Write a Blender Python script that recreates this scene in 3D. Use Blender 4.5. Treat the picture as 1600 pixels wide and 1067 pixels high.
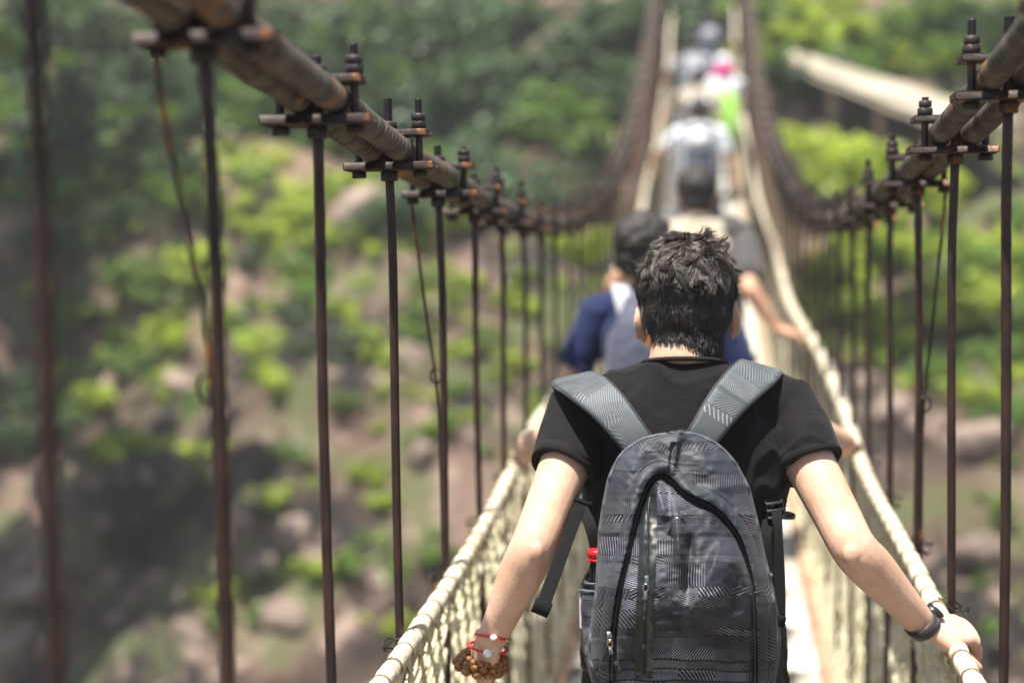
import bpy, math, random
import numpy as np
from mathutils import Vector, Matrix

R = math.radians
for o in list(bpy.data.objects):
    bpy.data.objects.remove(o)
sc = bpy.context.scene
COL = sc.collection
rng = np.random.default_rng(7)
random.seed(7)

# ------------------------------------------------------------------ camera
F = 2500.0
def unit(a):
    a = np.asarray(a, float)
    return a / np.linalg.norm(a)
yc = unit([(1103 - 800) / F, (533.5 - 280) / F, -1.0])
dn = unit([406 / F, -24700 / F, -1.0])
zc = -dn - yc * np.dot(-dn, yc); zc = unit(zc)
xc = np.cross(yc, zc)
W2C = np.stack([xc, yc, zc], axis=1)      # world vector -> camera vector
C2W = W2C.T
cam_d = bpy.data.cameras.new('camera')
cam = bpy.data.objects.new('camera', cam_d); COL.objects.link(cam)
cam.matrix_world = Matrix([list(C2W[i]) + [0] for i in range(3)] + [[0, 0, 0, 1]])
cam_d.sensor_width = 36; cam_d.lens = F / 1600 * 36
cam_d.clip_start = 0.05; cam_d.clip_end = 500
cam_d.dof.use_dof = True
cam_d.dof.focus_distance = 2.62
cam_d.dof.aperture_fstop = 1.7
cam_d.dof.aperture_blades = 0
sc.camera = cam

def at(px, py, d):
    """the point of the place that lies d metres in front of the lens at that spot of the photograph"""
    v = np.array([(px - 800) / F * d, (533.5 - py) / F * d, -d])
    return C2W @ v

# ------------------------------------------------------------------ world, sun
SUN_EL, SUN_AZ = 75.0, 216.0       # azimuth: clockwise from +Y
w = bpy.data.worlds.new('World'); sc.world = w; w.use_nodes = True
nt = w.node_tree
sky = nt.nodes.new('ShaderNodeTexSky'); sky.sky_type = 'NISHITA'; sky.sun_disc = False
sky.sun_elevation = R(SUN_EL); sky.sun_rotation = R(SUN_AZ)
bg = nt.nodes['Background']; bg.inputs[1].default_value = 0.075
nt.links.new(sky.outputs[0], bg.inputs[0])
sd = bpy.data.lights.new('sun', 'SUN'); sd.energy = 5.0; sd.angle = R(0.5); sd.color = (1, 0.95, 0.86)
sun = bpy.data.objects.new('sun', sd); COL.objects.link(sun)
sv = Vector((math.sin(R(SUN_AZ)) * math.cos(R(SUN_EL)), math.cos(R(SUN_AZ)) * math.cos(R(SUN_EL)), math.sin(R(SUN_EL))))
sun.rotation_euler = sv.to_track_quat('Z', 'Y').to_euler()
sc.view_settings.view_transform = 'Standard'; sc.view_settings.look = 'None'
sc.view_settings.exposure = 1.42; sc.view_settings.gamma = 1.0
sc.cycles.max_bounces = 6; sc.cycles.transparent_max_bounces = 6
sc.cycles.use_denoising = True
sc.cycles.sample_clamp_indirect = 4

# ------------------------------------------------------------------ noise
def _h(ix, iy, iz):
    n = (ix * 374761393 + iy * 668265263 + iz * 2147483647 ^ (iz * 1274126177)) & 0xFFFFFFFF
    n = ((n ^ (n >> 13)) * 1274126177) & 0xFFFFFFFF
    n = ((n ^ (n >> 16)) * 2246822519) & 0xFFFFFFFF
    return ((n ^ (n >> 15)) & 0xFFFFFF) / float(0xFFFFFF)
def vn(P, s=1.0, off=0.0):
    """value noise in -1..1 for an (n,3) array"""
    P = np.asarray(P, float) * s + off
    i = np.floor(P).astype(np.int64); f = P - i; f = f * f * (3 - 2 * f)
    r = 0
    for dx in (0, 1):
        for dy in (0, 1):
            for dz in (0, 1):
                wt = (f[:, 0] if dx else 1 - f[:, 0]) * (f[:, 1] if dy else 1 - f[:, 1]) * (f[:, 2] if dz else 1 - f[:, 2])
                r = r + wt * _h(i[:, 0] + dx, i[:, 1] + dy, i[:, 2] + dz)
    return r * 2 - 1
def vn3(P, s, off=0.0):
    return np.stack([vn(P, s, off), vn(P, s, off + 31.7), vn(P, s, off + 71.3)], axis=1)
def sst(a, b, x):
    t = np.clip((x - a) / (b - a), 0, 1); return t * t * (3 - 2 * t)

# ------------------------------------------------------------------ mesh helpers
class MB:
    def __init__(s): s.v = []; s.f = []; s.n = 0; s.att = {}
    def add(s, v, f, **att):
        v = np.asarray(v, float).reshape(-1, 3)
        f = np.asarray(f, dtype=np.int64)
        s.v.append(v); s.f.append(f + s.n); s.n += len(v)
        for k, a in att.items(): s.att.setdefault(k, []).append(np.asarray(a, float))
        return s
    def build(s, name, mat, parent=None, smooth=True, uv=None):
        V = np.concatenate(s.v)
        fl = []; tot = []
        for f in s.f:
            fl.append(f.ravel()); tot.append(np.full(len(f), f.shape[1]))
        L = np.concatenate(fl); T = np.concatenate(tot)
        me = bpy.data.meshes.new(name)
        me.vertices.add(len(V)); me.vertices.foreach_set('co', V.ravel())
        me.loops.add(len(L)); me.loops.foreach_set('vertex_index', L.astype(np.int32))
        me.polygons.add(len(T))
        st = np.concatenate([[0], np.cumsum(T)[:-1]])
        me.polygons.foreach_set('loop_start', st.astype(np.int32))
        me.polygons.foreach_set('loop_total', T.astype(np.int32))
        me.update(calc_edges=True)
        if smooth: me.polygons.foreach_set('use_smooth', np.ones(len(T), bool))
        for k, a in s.att.items():
            A = np.concatenate(a)
            if A.ndim == 1:
                at_ = me.attributes.new(k, 'FLOAT', 'POINT'); at_.data.foreach_set('value', A.astype(np.float32))
            else:
                at_ = me.attributes.new(k, 'FLOAT_VECTOR', 'POINT'); at_.data.foreach_set('vector', A.astype(np.float32).ravel())
        me.validate()
        return obj(name, me, mat, parent)

def obj(name, me, mat, parent=None):
    o = bpy.data.objects.new(name, me); COL.objects.link(o)
    if mat is not None: me.materials.append(mat)
    if parent is not None: o.parent = parent
    return o
def tag(o, label=None, cat=None, group=None, kind=None):
    if label: o['label'] = label
    if cat: o['category'] = cat
    if group: o['group'] = group
    if kind: o['kind'] = kind
    return o
def empty(name, loc=(0, 0, 0), rz=0):
    o = bpy.data.objects.new(name, None); COL.objects.link(o); o.location = loc; o.rotation_euler = (0, 0, rz)
    o.empty_display_size = 0.1
    return o
def copy_tree(o, parent=None):
    c = o.copy(); COL.objects.link(c)
    if parent is not None: c.parent = parent
    for ch in [x for x in KIDS.get(o.name, [])]: copy_tree(ch, c)
    return c
KIDS = {}
def index_kids():
    KIDS.clear()
    for o in sc.objects:
        if o.parent: KIDS.setdefault(o.parent.name, []).append(o)

def spline(P, n):
    """Catmull-Rom through P (k,m) -> n samples"""
    P = np.asarray(P, float)
    if P.ndim == 1: P = P[:, None]
    k = len(P)
    if k == 2:
        t = np.linspace(0, 1, n)[:, None]; return P[0] * (1 - t) + P[1] * t
    Q = np.vstack([2 * P[0] - P[1], P, 2 * P[-1] - P[-2]])
    t = np.linspace(0, k - 1, n); i = np.minimum(t.astype(int), k - 2); u = (t - i)[:, None]
    a, b, c, d = Q[i], Q[i + 1], Q[i + 2], Q[i + 3]
    return 0.5 * (2 * b + (c - a) * u + (2 * a - 5 * b + 4 * c - d) * u ** 2 + (3 * b - a - 3 * c + d) * u ** 3)

def frames(P, ref):
    P = np.asarray(P, float)
    T = np.gradient(P, axis=0); T /= np.linalg.norm(T, axis=1)[:, None] + 1e-12
    ref = np.broadcast_to(np.asarray(ref, float), P.shape)
    A = ref - T * np.sum(ref * T, axis=1)[:, None]
    A /= np.linalg.norm(A, axis=1)[:, None] + 1e-12
    B = np.cross(T, A)
    return T, A, B

def tube(P, rad, seg=12, ref=(1, 0, 0), cap='round', power=2.0):
    """sweep of an ellipse; rad scalar, (n,) or (n,2): half-width along ref and across it"""
    P = np.asarray(P, float); n = len(P)
    rad = np.asarray(rad, float)
    if rad.ndim == 0: rad = np.full((n, 2), float(rad))
    if rad.ndim == 1: rad = np.stack([rad, rad], 1)
    T, A, B = frames(P, ref)
    if cap == 'round':
        q = np.array([0.15, 0.5, 0.85, 1.0]); s = np.sqrt(np.maximum(1 - q ** 2, 0.0)); s[-1] = 0.02
        r0 = rad[0].min(); r1 = rad[-1].min()
        P = np.vstack([P[0] - T[0] * r0 * q[::-1, None], P, P[-1] + T[-1] * r1 * q[:, None]])
        rad = np.vstack([rad[0] * s[::-1, None], rad, rad[-1] * s[:, None]])
        A = np.vstack([np.repeat(A[:1], 4, 0), A, np.repeat(A[-1:], 4, 0)])
        B = np.vstack([np.repeat(B[:1], 4, 0), B, np.repeat(B[-1:], 4, 0)])
        n += 8
    th = np.linspace(0, 2 * np.pi, seg, endpoint=False)
    c, s_ = np.cos(th), np.sin(th)
    if power != 2.0:
        c = np.sign(c) * np.abs(c) ** (2 / power); s_ = np.sign(s_) * np.abs(s_) ** (2 / power)
    V = P[:, None, :] + A[:, None, :] * (c[None, :, None] * rad[:, None, 0:1]) + B[:, None, :] * (s_[None, :, None] * rad[:, None, 1:2])
    V = V.reshape(-1, 3)
    i = np.arange(n - 1)[:, None] * seg; j = np.arange(seg)[None, :]; j2 = (j + 1) % seg
    Fq = np.stack([i + j, i + j2, i + seg + j2, i + seg + j], axis=2).reshape(-1, 4)
    if cap is None: return V, Fq
    c0 = len(V); V = np.vstack([V, P[0], P[-1]])
    j = np.arange(seg); j2 = (j + 1) % seg
    f0 = np.stack([np.full(seg, c0), j2, j], 1); f1 = np.stack([np.full(seg, c0 + 1), (n - 1) * seg + j, (n - 1) * seg + j2], 1)
    q0 = np.concatenate([f0, f1])
    return V, Fq, q0
def addtube(mb, P, rad, seg=12, ref=(1, 0, 0), cap='round', power=2.0, **att):
    r = tube(P, rad, seg, ref, cap, power)
    if len(r) == 2: mb.add(r[0], r[1], **{k: np.full(len(r[0]), v) for k, v in att.items()})
    else:
        base = mb.n
        mb.add(r[0], r[1], **{k: np.full(len(r[0]), v) for k, v in att.items()})
        mb.f.append(r[2] + base)
    return mb

def box(c, h, rot=None, bev=0.0):
    """box with chamfered edges, centre c, half-sizes h"""
    h = np.asarray(h, float); b = min(bev, h.min() * 0.9)
    if b <= 0:
        V = np.array([[x, y, z] for x in (-1, 1) for y in (-1, 1) for z in (-1, 1)]) * h
        Fq = np.array([[0, 1, 3, 2], [4, 6, 7, 5], [0, 4, 5, 1], [2, 3, 7, 6], [0, 2, 6, 4], [1, 5, 7, 3]])
        T3 = np.zeros((0, 3), int)
    else:
        V = []; idx = {}
        for sx in (-1, 1):
            for sy in (-1, 1):
                for sz in (-1, 1):
                    for a in range(3):
                        p = np.array([sx, sy, sz]) * (h - b); p[a] += b * (sx, sy, sz)[a]
                        idx[(sx, sy, sz, a)] = len(V); V.append(p)
        V = np.array(V); Fq = []; T3 = []
        for a in range(3):
            o1, o2 = [k for k in range(3) if k != a]
            for s in (-1, 1):
                q = []
                for s1, s2 in ((-1, -1), (1, -1), (1, 1), (-1, 1)):
                    k = [0, 0, 0]; k[a] = s; k[o1] = s1; k[o2] = s2; q.append(idx[tuple(k) + (a,)])
                Fq.append(q)
            for s1 in (-1, 1):
                for s2 in (-1, 1):
                    k0 = [0, 0, 0]; k0[a] = -1; k0[o1] = s1; k0[o2] = s2; k1 = list(k0); k1[a] = 1
                    Fq.append([idx[tuple(k0) + (o1,)], idx[tuple(k1) + (o1,)], idx[tuple(k1) + (o2,)], idx[tuple(k0) + (o2,)]])
        for sx in (-1, 1):
            for sy in (-1, 1):
                for sz in (-1, 1): T3.append([idx[(sx, sy, sz, a)] for a in range(3)])
        Fq = np.array(Fq); T3 = np.array(T3)
    if rot is not None: V = V @ np.asarray(rot).T
    return V + np.asarray(c, float), Fq, T3
def addbox(mb, c, h, rot=None, bev=0.0, **att):
    V, q, t = box(c, h, rot, bev); base = mb.n
    mb.add(V, q, **{k: np.full(len(V), v) for k, v in att.items()})
    if len(t): mb.f.append(t + base)
    return mb
def ellip(c, r, nu=24, nv=16, rot=None):
    u = np.linspace(0, 2 * np.pi, nu, endpoint=False); v = np.linspace(0, np.pi, nv + 1)[1:-1]
    V = np.stack([np.outer(np.sin(v), np.cos(u)), np.outer(np.sin(v), np.sin(u)), np.outer(np.cos(v), np.ones(nu))], 2).reshape(-1, 3)
    V = np.vstack([V, [0, 0, 1], [0, 0, -1]]) * np.asarray(r, float)
    if rot is not None: V = V @ np.asarray(rot).T
    m = nv - 1; i = np.arange(m - 1)[:, None] * nu; j = np.arange(nu)[None]; j2 = (j + 1) % nu
    Fq = np.stack([i + j, i + nu + j, i + nu + j2, i + j2], 2).reshape(-1, 4)
    j = np.arange(nu); j2 = (j + 1) % nu
    t = np.concatenate([np.stack([np.full(nu, m * nu), j, j2], 1), np.stack([np.full(nu, m * nu + 1), (m - 1) * nu + j2, (m - 1) * nu + j], 1)])
    return V + np.asarray(c, float), Fq, t
def addell(mb, c, r, nu=24, nv=16, rot=None, **att):
    V, q, t = ellip(c, r, nu, nv, rot); base = mb.n
    mb.add(V, q, **{k: np.full(len(V), v) for k, v in att.items()}); mb.f.append(t + base)
    return mb
def fix_normals(o):
    import bmesh
    bm = bmesh.new(); bm.from_mesh(o.data); bmesh.ops.recalc_face_normals(bm, faces=bm.faces); bm.to_mesh(o.data); bm.free()
    return o
def remesh(o, vox, sm=4, fac=0.5, disp=None):
    fix_normals(o)
    m = o.modifiers.new('Remesh', 'REMESH'); m.mode = 'VOXEL'; m.voxel_size = vox; m.use_smooth_shade = True
    if sm:
        m = o.modifiers.new('Smooth', 'SMOOTH'); m.iterations = sm; m.factor = fac
    bpy.context.view_layer.update()
    dg = bpy.context.evaluated_depsgraph_get()
    me = bpy.data.meshes.new_from_object(o.evaluated_get(dg))
    mats = [x for x in o.data.materials]
    o.modifiers.clear(); old = o.data; nm = old.name; o.data = me; bpy.data.meshes.remove(old); me.name = nm
    if not len(me.materials):
        for x in mats: me.materials.append(x)
    n = len(me.vertices); V = np.empty(n * 3); me.vertices.foreach_get('co', V); V = V.reshape(-1, 3)
    if disp is not None:
        N = np.empty(n * 3); me.vertices.foreach_get('normal', N); N = N.reshape(-1, 3)
        V = V + N * disp(V, N)[:, None]
        me.vertices.foreach_set('co', V.ravel())
    me.polygons.foreach_set('use_smooth', np.ones(len(me.polygons), bool)); me.update()
    return o

# ------------------------------------------------------------------ materials
def nd(nt, typ, inp=None, **kw):
    n = nt.nodes.new(typ)
    for k, v in kw.items(): setattr(n, k, v)
    for k, v in (inp or {}).items():
        if isinstance(v, bpy.types.NodeSocket): nt.links.new(v, n.inputs[k])
        else: n.inputs[k].default_value = v
    return n
def mth(nt, op, a, b=0.0, c=0.0):
    return nd(nt, 'ShaderNodeMath', {0: a, 1: b, 2: c}, operation=op).outputs[0]
def ramp(nt, fac, stops):
    n = nd(nt, 'ShaderNodeValToRGB', {0: fac}); e = n.color_ramp.elements
    while len(e) < len(stops): e.new(0.5)
    for x, (p, c) in zip(e, stops):
        x.position = p; x.color = (c[0], c[1], c[2], 1) if not isinstance(c, (int, float)) else (c, c, c, 1)
    return n.outputs[0]
def mixc(nt, fac, a, b, bt='MIX'):
    n = nt.nodes.new('ShaderNodeMix'); n.data_type = 'RGBA'; n.blend_type = bt
    for s, v in ((n.inputs[0], fac), (n.inputs[6], a), (n.inputs[7], b)):
        if isinstance(v, bpy.types.NodeSocket): nt.links.new(v, s)
        elif isinstance(v, (int, float)): s.default_value = v
        else: s.default_value = (v[0], v[1], v[2], 1)
    return n.outputs[2]
def noise(nt, scale, detail=4, vec=None, rough=0.55, dist=0.0):
    n = nd(nt, 'ShaderNodeTexNoise', {'Scale': scale, 'Detail': detail, 'Roughness': rough, 'Distortion': dist})
    nt.links.new(vec if vec is not None else tco(nt), n.inputs['Vector'])
    return n.outputs[0]
def tco(nt, which='Object'):
    for n in nt.nodes:
        if n.type == 'TEX_COORD': return n.outputs[which]
    return nt.nodes.new('ShaderNodeTexCoord').outputs[which]
def bump(nt, h, strength=0.3, dist=0.01):
    return nd(nt, 'ShaderNodeBump', {'Height': h, 'Strength': strength, 'Distance': dist}).outputs[0]
def mat(name, base=(0.5, 0.5, 0.5), rough=0.6, metal=0.0, **inp):
    m = bpy.data.materials.new(name); m.use_nodes = True
    b = m.node_tree.nodes['Principled BSDF']
    b.inputs['Base Color'].default_value = (*base, 1); b.inputs['Roughness'].default_value = rough; b.inputs['Metallic'].default_value = metal
    for k, v in inp.items(): b.inputs[k.replace('_', ' ')].default_value = v
    return m, m.node_tree, b
def speckled(name, c1, c2, scale, rough=0.7, bs=0.3, bscale=None, bd=0.003, metal=0.0, c3=None, lo=0.35, hi=0.65, **inp):
    m, t, b = mat(name, c1, rough, metal, **inp)
    f = noise(t, scale, 5)
    c = ramp(t, f, [(lo, c1), (hi, c2)])
    if c3 is not None:
        f2 = noise(t, scale * 0.37, 5, rough=0.65)
        c = mixc(t, ramp(t, f2, [(0.56, 0), (0.66, 1)]), c, c3)
    t.links.new(c, b.inputs['Base Color'])
    if bs: t.links.new(bump(t, noise(t, bscale or scale * 3, 4), bs, bd), b.inputs['Normal'])
    return m

M = {}
M['rust'] = speckled('rusty_iron', (0.016, 0.012, 0.011), (0.045, 0.027, 0.020), 40, 0.55, 0.6, 160, 0.002, 0.35, c3=(0.30, 0.11, 0.03))
M['rod'] = speckled('painted_rod_iron', (0.022, 0.013, 0.012), (0.055, 0.027, 0.021), 25, 0.5, 0.5, 220, 0.001, 0.25, c3=(0.020, 0.018, 0.018))
M['nut'] = speckled('dark_oiled_iron', (0.022, 0.02, 0.022), (0.06, 0.045, 0.04), 60, 0.5, 0.5, 260, 0.001, 0.5, c3=(0.16, 0.06, 0.02))
M['cable'] = speckled('wire_wrapped_cable', (0.026, 0.021, 0.017), (0.115, 0.095, 0.074), 18, 0.6, 0.5, 300, 0.001, 0.15, c3=(0.22, 0.10, 0.035))
M['rail'] = speckled('cream_jute_rail', (0.42, 0.36, 0.25), (0.70, 0.63, 0.49), 30, 0.85, 0.9, 150, 0.004)
M['net'] = speckled('olive_cream_cord', (0.42, 0.37, 0.22), (0.68, 0.62, 0.44), 14, 0.9, 0.7, 400, 0.002)
M['lash'] = speckled('brown_lashing_cord', (0.10, 0.07, 0.035), (0.26, 0.20, 0.11), 60, 0.85, 0.5, 300)
M['beam'] = speckled('orange_brown_timber', (0.22, 0.12, 0.07), (0.38, 0.25, 0.16), 12, 0.8, 0.5, 60)
M['bark'] = speckled('bark', (0.05, 0.035, 0.025), (0.13, 0.10, 0.07), 6, 0.9, 0.9, 25, 0.05)
M['stone'] = speckled('pale_rock', (0.10, 0.070, 0.055), (0.34, 0.255, 0.21), 1.3, 0.85, 0.8, 6, 0.1)

# deck: weathered pale panels
m, t, b = mat('pale_weathered_deck', (0.6, 0.57, 0.5), 0.8)
a_ = nd(t, 'ShaderNodeAttribute', attribute_name='tone').outputs['Fac']
c = mixc(t, a_, (0.44, 0.42, 0.37), (0.74, 0.72, 0.66))
mp = nd(t, 'ShaderNodeMapping', {'Vector': tco(t), 'Scale': (40, 4, 10)})
g = noise(t, 1.0, 6, mp.outputs[0])
c = mixc(t, ramp(t, g, [(0.35, 0.55), (0.7, 0)]), c, (0.30, 0.27, 0.22))
t.links.new(c, b.inputs['Base Color']); t.links.new(bump(t, g, 0.5, 0.004), b.inputs['Normal'])
M['deck'] = m

# ground: pinkish brown soil, scree, moss
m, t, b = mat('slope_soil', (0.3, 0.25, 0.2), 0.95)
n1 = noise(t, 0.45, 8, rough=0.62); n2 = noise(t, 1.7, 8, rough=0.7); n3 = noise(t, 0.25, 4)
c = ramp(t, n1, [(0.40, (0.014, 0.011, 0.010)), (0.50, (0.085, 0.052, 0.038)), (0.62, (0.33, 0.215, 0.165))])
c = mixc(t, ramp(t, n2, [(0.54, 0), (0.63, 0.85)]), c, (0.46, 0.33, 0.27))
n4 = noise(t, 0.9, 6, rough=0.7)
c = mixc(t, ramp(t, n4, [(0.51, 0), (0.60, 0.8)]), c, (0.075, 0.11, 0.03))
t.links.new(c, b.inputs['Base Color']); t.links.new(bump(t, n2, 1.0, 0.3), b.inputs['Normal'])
M['ground'] = m

def leafmat(name, dark, light, tr):
    m, t, b = mat(name, light, 0.45)
    a_ = nd(t, 'ShaderNodeAttribute', attribute_name='tone').outputs['Fac']
    c = mixc(t, a_, dark, light)
    t.links.new(c, b.inputs['Base Color'])
    tl = nd(t, 'ShaderNodeBsdfTranslucent', {'Color': mixc(t, 0.5, c, (light[0] * 1.6, light[1] * 1.6, light[2]))})
    ms = nd(t, 'ShaderNodeMixShader', {0: tr, 1: b.outputs[0], 2: tl.outputs[0]})
    t.links.new(ms.outputs[0], t.nodes['Material Output'].inputs[0])
    return m
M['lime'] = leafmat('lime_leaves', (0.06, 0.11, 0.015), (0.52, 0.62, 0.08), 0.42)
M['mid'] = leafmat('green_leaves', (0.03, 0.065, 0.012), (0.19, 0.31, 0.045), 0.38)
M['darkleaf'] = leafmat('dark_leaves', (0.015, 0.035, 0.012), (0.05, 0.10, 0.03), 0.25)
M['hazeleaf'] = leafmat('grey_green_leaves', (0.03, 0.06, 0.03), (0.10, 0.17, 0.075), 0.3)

# skin
def skin(name, c1, c2, bs=0.12):
    m, t, b = mat(name, c1, 0.58); b.inputs['Specular IOR Level'].default_value = 0.35
    c = mixc(t, ramp(t, noise(t, 16, 4), [(0.35, 0), (0.7, 1)]), c1, c2)
    c = mixc(t, ramp(t, noise(t, 300, 3), [(0.3, 0.25), (0.6, 0)]), c, (c1[0] * 0.8, c1[1] * 0.66, c1[2] * 0.6))
    t.links.new(c, b.inputs['Base Color'])
    c = mixc(t, ramp(t, noise(t, 38, 4), [(0.45, 0), (0.72, 0.45)]), c, (c1[0] * 0.98, c1[1] * 0.74, c1[2] * 0.66)); t.links.new(c, b.inputs['Base Color'])
    b.inputs['Subsurface Weight'].default_value = 0.25; b.inputs['Subsurface Radius'].default_value = (1, 0.35, 0.2); b.inputs['Subsurface Scale'].default_value = 0.012
    t.links.new(bump(t, noise(t, 260, 5), bs, 0.002), b.inputs['Normal'])
    return m
M['skin'] = skin('fair_skin', (0.56, 0.355, 0.245), (0.64, 0.435, 0.325), 0.3)  # the skin's own colour with random mottling
M['skin2'] = skin('tanned_skin', (0.50, 0.28, 0.18), (0.58, 0.35, 0.24))
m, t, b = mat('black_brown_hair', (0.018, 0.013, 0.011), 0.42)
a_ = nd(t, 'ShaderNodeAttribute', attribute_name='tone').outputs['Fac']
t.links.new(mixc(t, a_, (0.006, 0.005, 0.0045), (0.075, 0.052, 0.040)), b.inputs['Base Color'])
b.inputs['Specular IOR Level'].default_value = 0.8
M['hair'] = m
M['scalp'] = mat('dark_scalp', (0.006, 0.005, 0.0045), 0.8)[0]

def cloth(name, col, rough=0.85, wr=0.35, weave=700, sheen=0.15, var=0.75):
    m, t, b = mat(name, col, rough)
    b.inputs['Specular IOR Level'].default_value = 0.18; b.inputs['Sheen Weight'].default_value = sheen; b.inputs['Sheen Roughness'].default_value = 0.5
    n1 = noise(t, 9, 5)
    t.links.new(mixc(t, ramp(t, n1, [(0.3, 0), (0.7, 1)]), tuple(x * var for x in col), col), b.inputs['Base Color'])
    w1 = noise(t, 13, 4, dist=0.3); w2 = noise(t, weave, 2)
    h = mth(t, 'MULTIPLY_ADD', w2, 0.06, w1)
    t.links.new(bump(t, h, wr, 0.012), b.inputs['Normal'])
    return m
M['black_tee'] = cloth('faded_black_cotton', (0.0085, 0.0072, 0.0088), wr=0.8, sheen=0.05)
M['cuff'] = cloth('black_cotton_cuff', (0.0095, 0.008, 0.0097), sheen=0.05)
M['shorts'] = cloth('dark_patterned_cloth', (0.03, 0.035, 0.03))
M['jeans'] = cloth('blue_jeans', (0.06, 0.08, 0.13))
M['webbing'] = speckled('black_webbing', (0.004, 0.004, 0.0045), (0.009, 0.009, 0.010), 200, 0.8, 0.6, 900, 0.0008, Specular_IOR_Level=0.15)
M['plastic'] = mat('black_plastic', (0.012, 0.012, 0.013), 0.35)[0]
M['metal'] = mat('worn_steel', (0.45, 0.44, 0.42), 0.3, 1.0)[0]
M['gold'] = mat('gold_metal', (0.75, 0.5, 0.18), 0.25, 1.0)[0]
M['redcord'] = speckled('red_cord', (0.55, 0.02, 0.03), (0.75, 0.05, 0.06), 300, 0.7, 0.7, 900, 0.001)
M['bead'] = speckled('brown_seed_bead', (0.12, 0.045, 0.010), (0.36, 0.15, 0.040), 130, 0.4, 0.9, 420, 0.0015)
M['jade'] = mat('pale_jade', (0.70, 0.82, 0.74), 0.25)[0]
M['white'] = mat('white_bead', (0.85, 0.84, 0.80), 0.3)[0]
M['redplastic'] = mat('red_bottle_cap', (0.75, 0.012, 0.02), 0.35)[0]
m, t, b = mat('clear_bottle', (0.95, 0.98, 0.98), 0.01); b.inputs['Transmission Weight'].default_value = 1.0; b.inputs['IOR'].default_value = 1.33
M['bottle'] = m
M['label'] = mat('bottle_label', (0.55, 0.62, 0.70), 0.5)[0]

def pack_fabric(name, base, line, rowh=0.022, freq=330.0, amt=0.9, uvn='uvm'):
    """dark bag cloth printed with bands of fine hatching, cloth coordinates in metres"""
    m, t, b = mat(name, base, 0.55)
    b.inputs['Sheen Weight'].default_value = 0.05; b.inputs['Sheen Roughness'].default_value = 0.4; b.inputs['Specular IOR Level'].default_value = 0.28
    A = nd(t, 'ShaderNodeAttribute', attribute_name=uvn).outputs['Vector']
    wob = nd(t, 'ShaderNodeTexNoise', {'Vector': A, 'Scale': 9.0, 'Detail': 1.0})
    wv = nd(t, 'ShaderNodeVectorMath', {0: wob.outputs['Color'], 1: (0.5, 0.5, 0.5)}, operation='SUBTRACT').outputs[0]
    wv = nd(t, 'ShaderNodeVectorMath', {0: wv, 3: 0.03}, operation='SCALE').outputs[0]
    V = nd(t, 'ShaderNodeVectorMath', {0: A, 1: wv}, operation='ADD').outputs[0]
    s = nd(t, 'ShaderNodeSeparateXYZ', {0: V}); u, v = s.outputs[0], s.outputs[1]
    vr = mth(t, 'ADD', mth(t, 'DIVIDE', v, rowh), mth(t, 'MULTIPLY', mth(t, 'SINE', mth(t, 'MULTIPLY', v, 3.9 / rowh * 0.63)), 0.33)); row = mth(t, 'FLOOR', vr); fr = mth(t, 'FRACT', vr)
    wn = nd(t, 'ShaderNodeTexWhiteNoise', {'W': row}, noise_dimensions='1D')
    sp = nd(t, 'ShaderNodeSeparateColor', {0: wn.outputs['Color']})
    cw = mth(t, 'MULTIPLY_ADD', sp.outputs[0], 0.10, 0.04)
    cu = mth(t, 'ADD', mth(t, 'DIVIDE', u, cw), mth(t, 'MULTIPLY', sp.outputs[1], 7.0)); col = mth(t, 'FLOOR', cu)
    w2 = nd(t, 'ShaderNodeTexWhiteNoise', {'Vector': nd(t, 'ShaderNodeCombineXYZ', {0: row, 1: col}).outputs[0]}, noise_dimensions='3D')
    s2 = nd(t, 'ShaderNodeSeparateColor', {0: w2.outputs['Color']})
    q = mth(t, 'FLOOR', mth(t, 'MULTIPLY', s2.outputs[0], 5.0))          # five hatch directions
    ang = mth(t, 'MULTIPLY_ADD', q, 0.63, 0.0)
    f_ = mth(t, 'MULTIPLY_ADD', s2.outputs[1], freq * 0.9, freq * 0.45)
    ph = mth(t, 'ADD', mth(t, 'MULTIPLY', mth(t, 'MULTIPLY', u, mth(t, 'COSINE', ang)), f_), mth(t, 'MULTIPLY', mth(t, 'MULTIPLY', v, mth(t, 'SINE', ang)), f_))
    tri = mth(t, 'PINGPONG', ph, 0.5)
    ln = nd(t, 'ShaderNodeMapRange', {0: tri, 1: 0.33, 2: 0.42, 3: 0.0, 4: 1.0}).outputs[0]
    edge = mth(t, 'LESS_THAN', mth(t, 'ABSOLUTE', mth(t, 'SUBTRACT', fr, 0.5)), mth(t, 'MULTIPLY_ADD', sp.outputs[1], 0.25, 0.36))
    ln = mth(t, 'MULTIPLY', ln, edge)
    vis = ramp(t, nd(t, 'ShaderNodeTexNoise', {'Vector': A, 'Scale': 14.0, 'Detail': 3.0}).outputs[0], [(0.32, 0.15), (0.62, 1)])
    vis = mth(t, 'MULTIPLY', vis, mth(t, 'MULTIPLY_ADD', s2.outputs[2], 0.75, 0.25))
    fac = mth(t, 'MULTIPLY', mth(t, 'MULTIPLY', ln, vis), amt)
    bvar = mixc(t, sp.outputs[2], base, tuple(x * 1.8 for x in base))
    t.links.new(mixc(t, fac, bvar, line), b.inputs['Base Color'])
    h = mth(t, 'ADD', noise(t, 1200, 2, A), mth(t, 'MULTIPLY', noise(t, 60, 3, A), 3.0))
    t.links.new(bump(t, h, 0.25, 0.0015), b.inputs['Normal'])
    return m
M['pack'] = pack_fabric('hatched_black_nylon', (0.0045, 0.005, 0.0085), (0.46, 0.47, 0.55), rowh=0.024, freq=380, amt=0.95)
M['packhood'] = pack_fabric('hatched_grey_nylon', (0.015, 0.0165, 0.022), (0.26, 0.27, 0.31), rowh=0.024, freq=380, amt=0.6)
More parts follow.
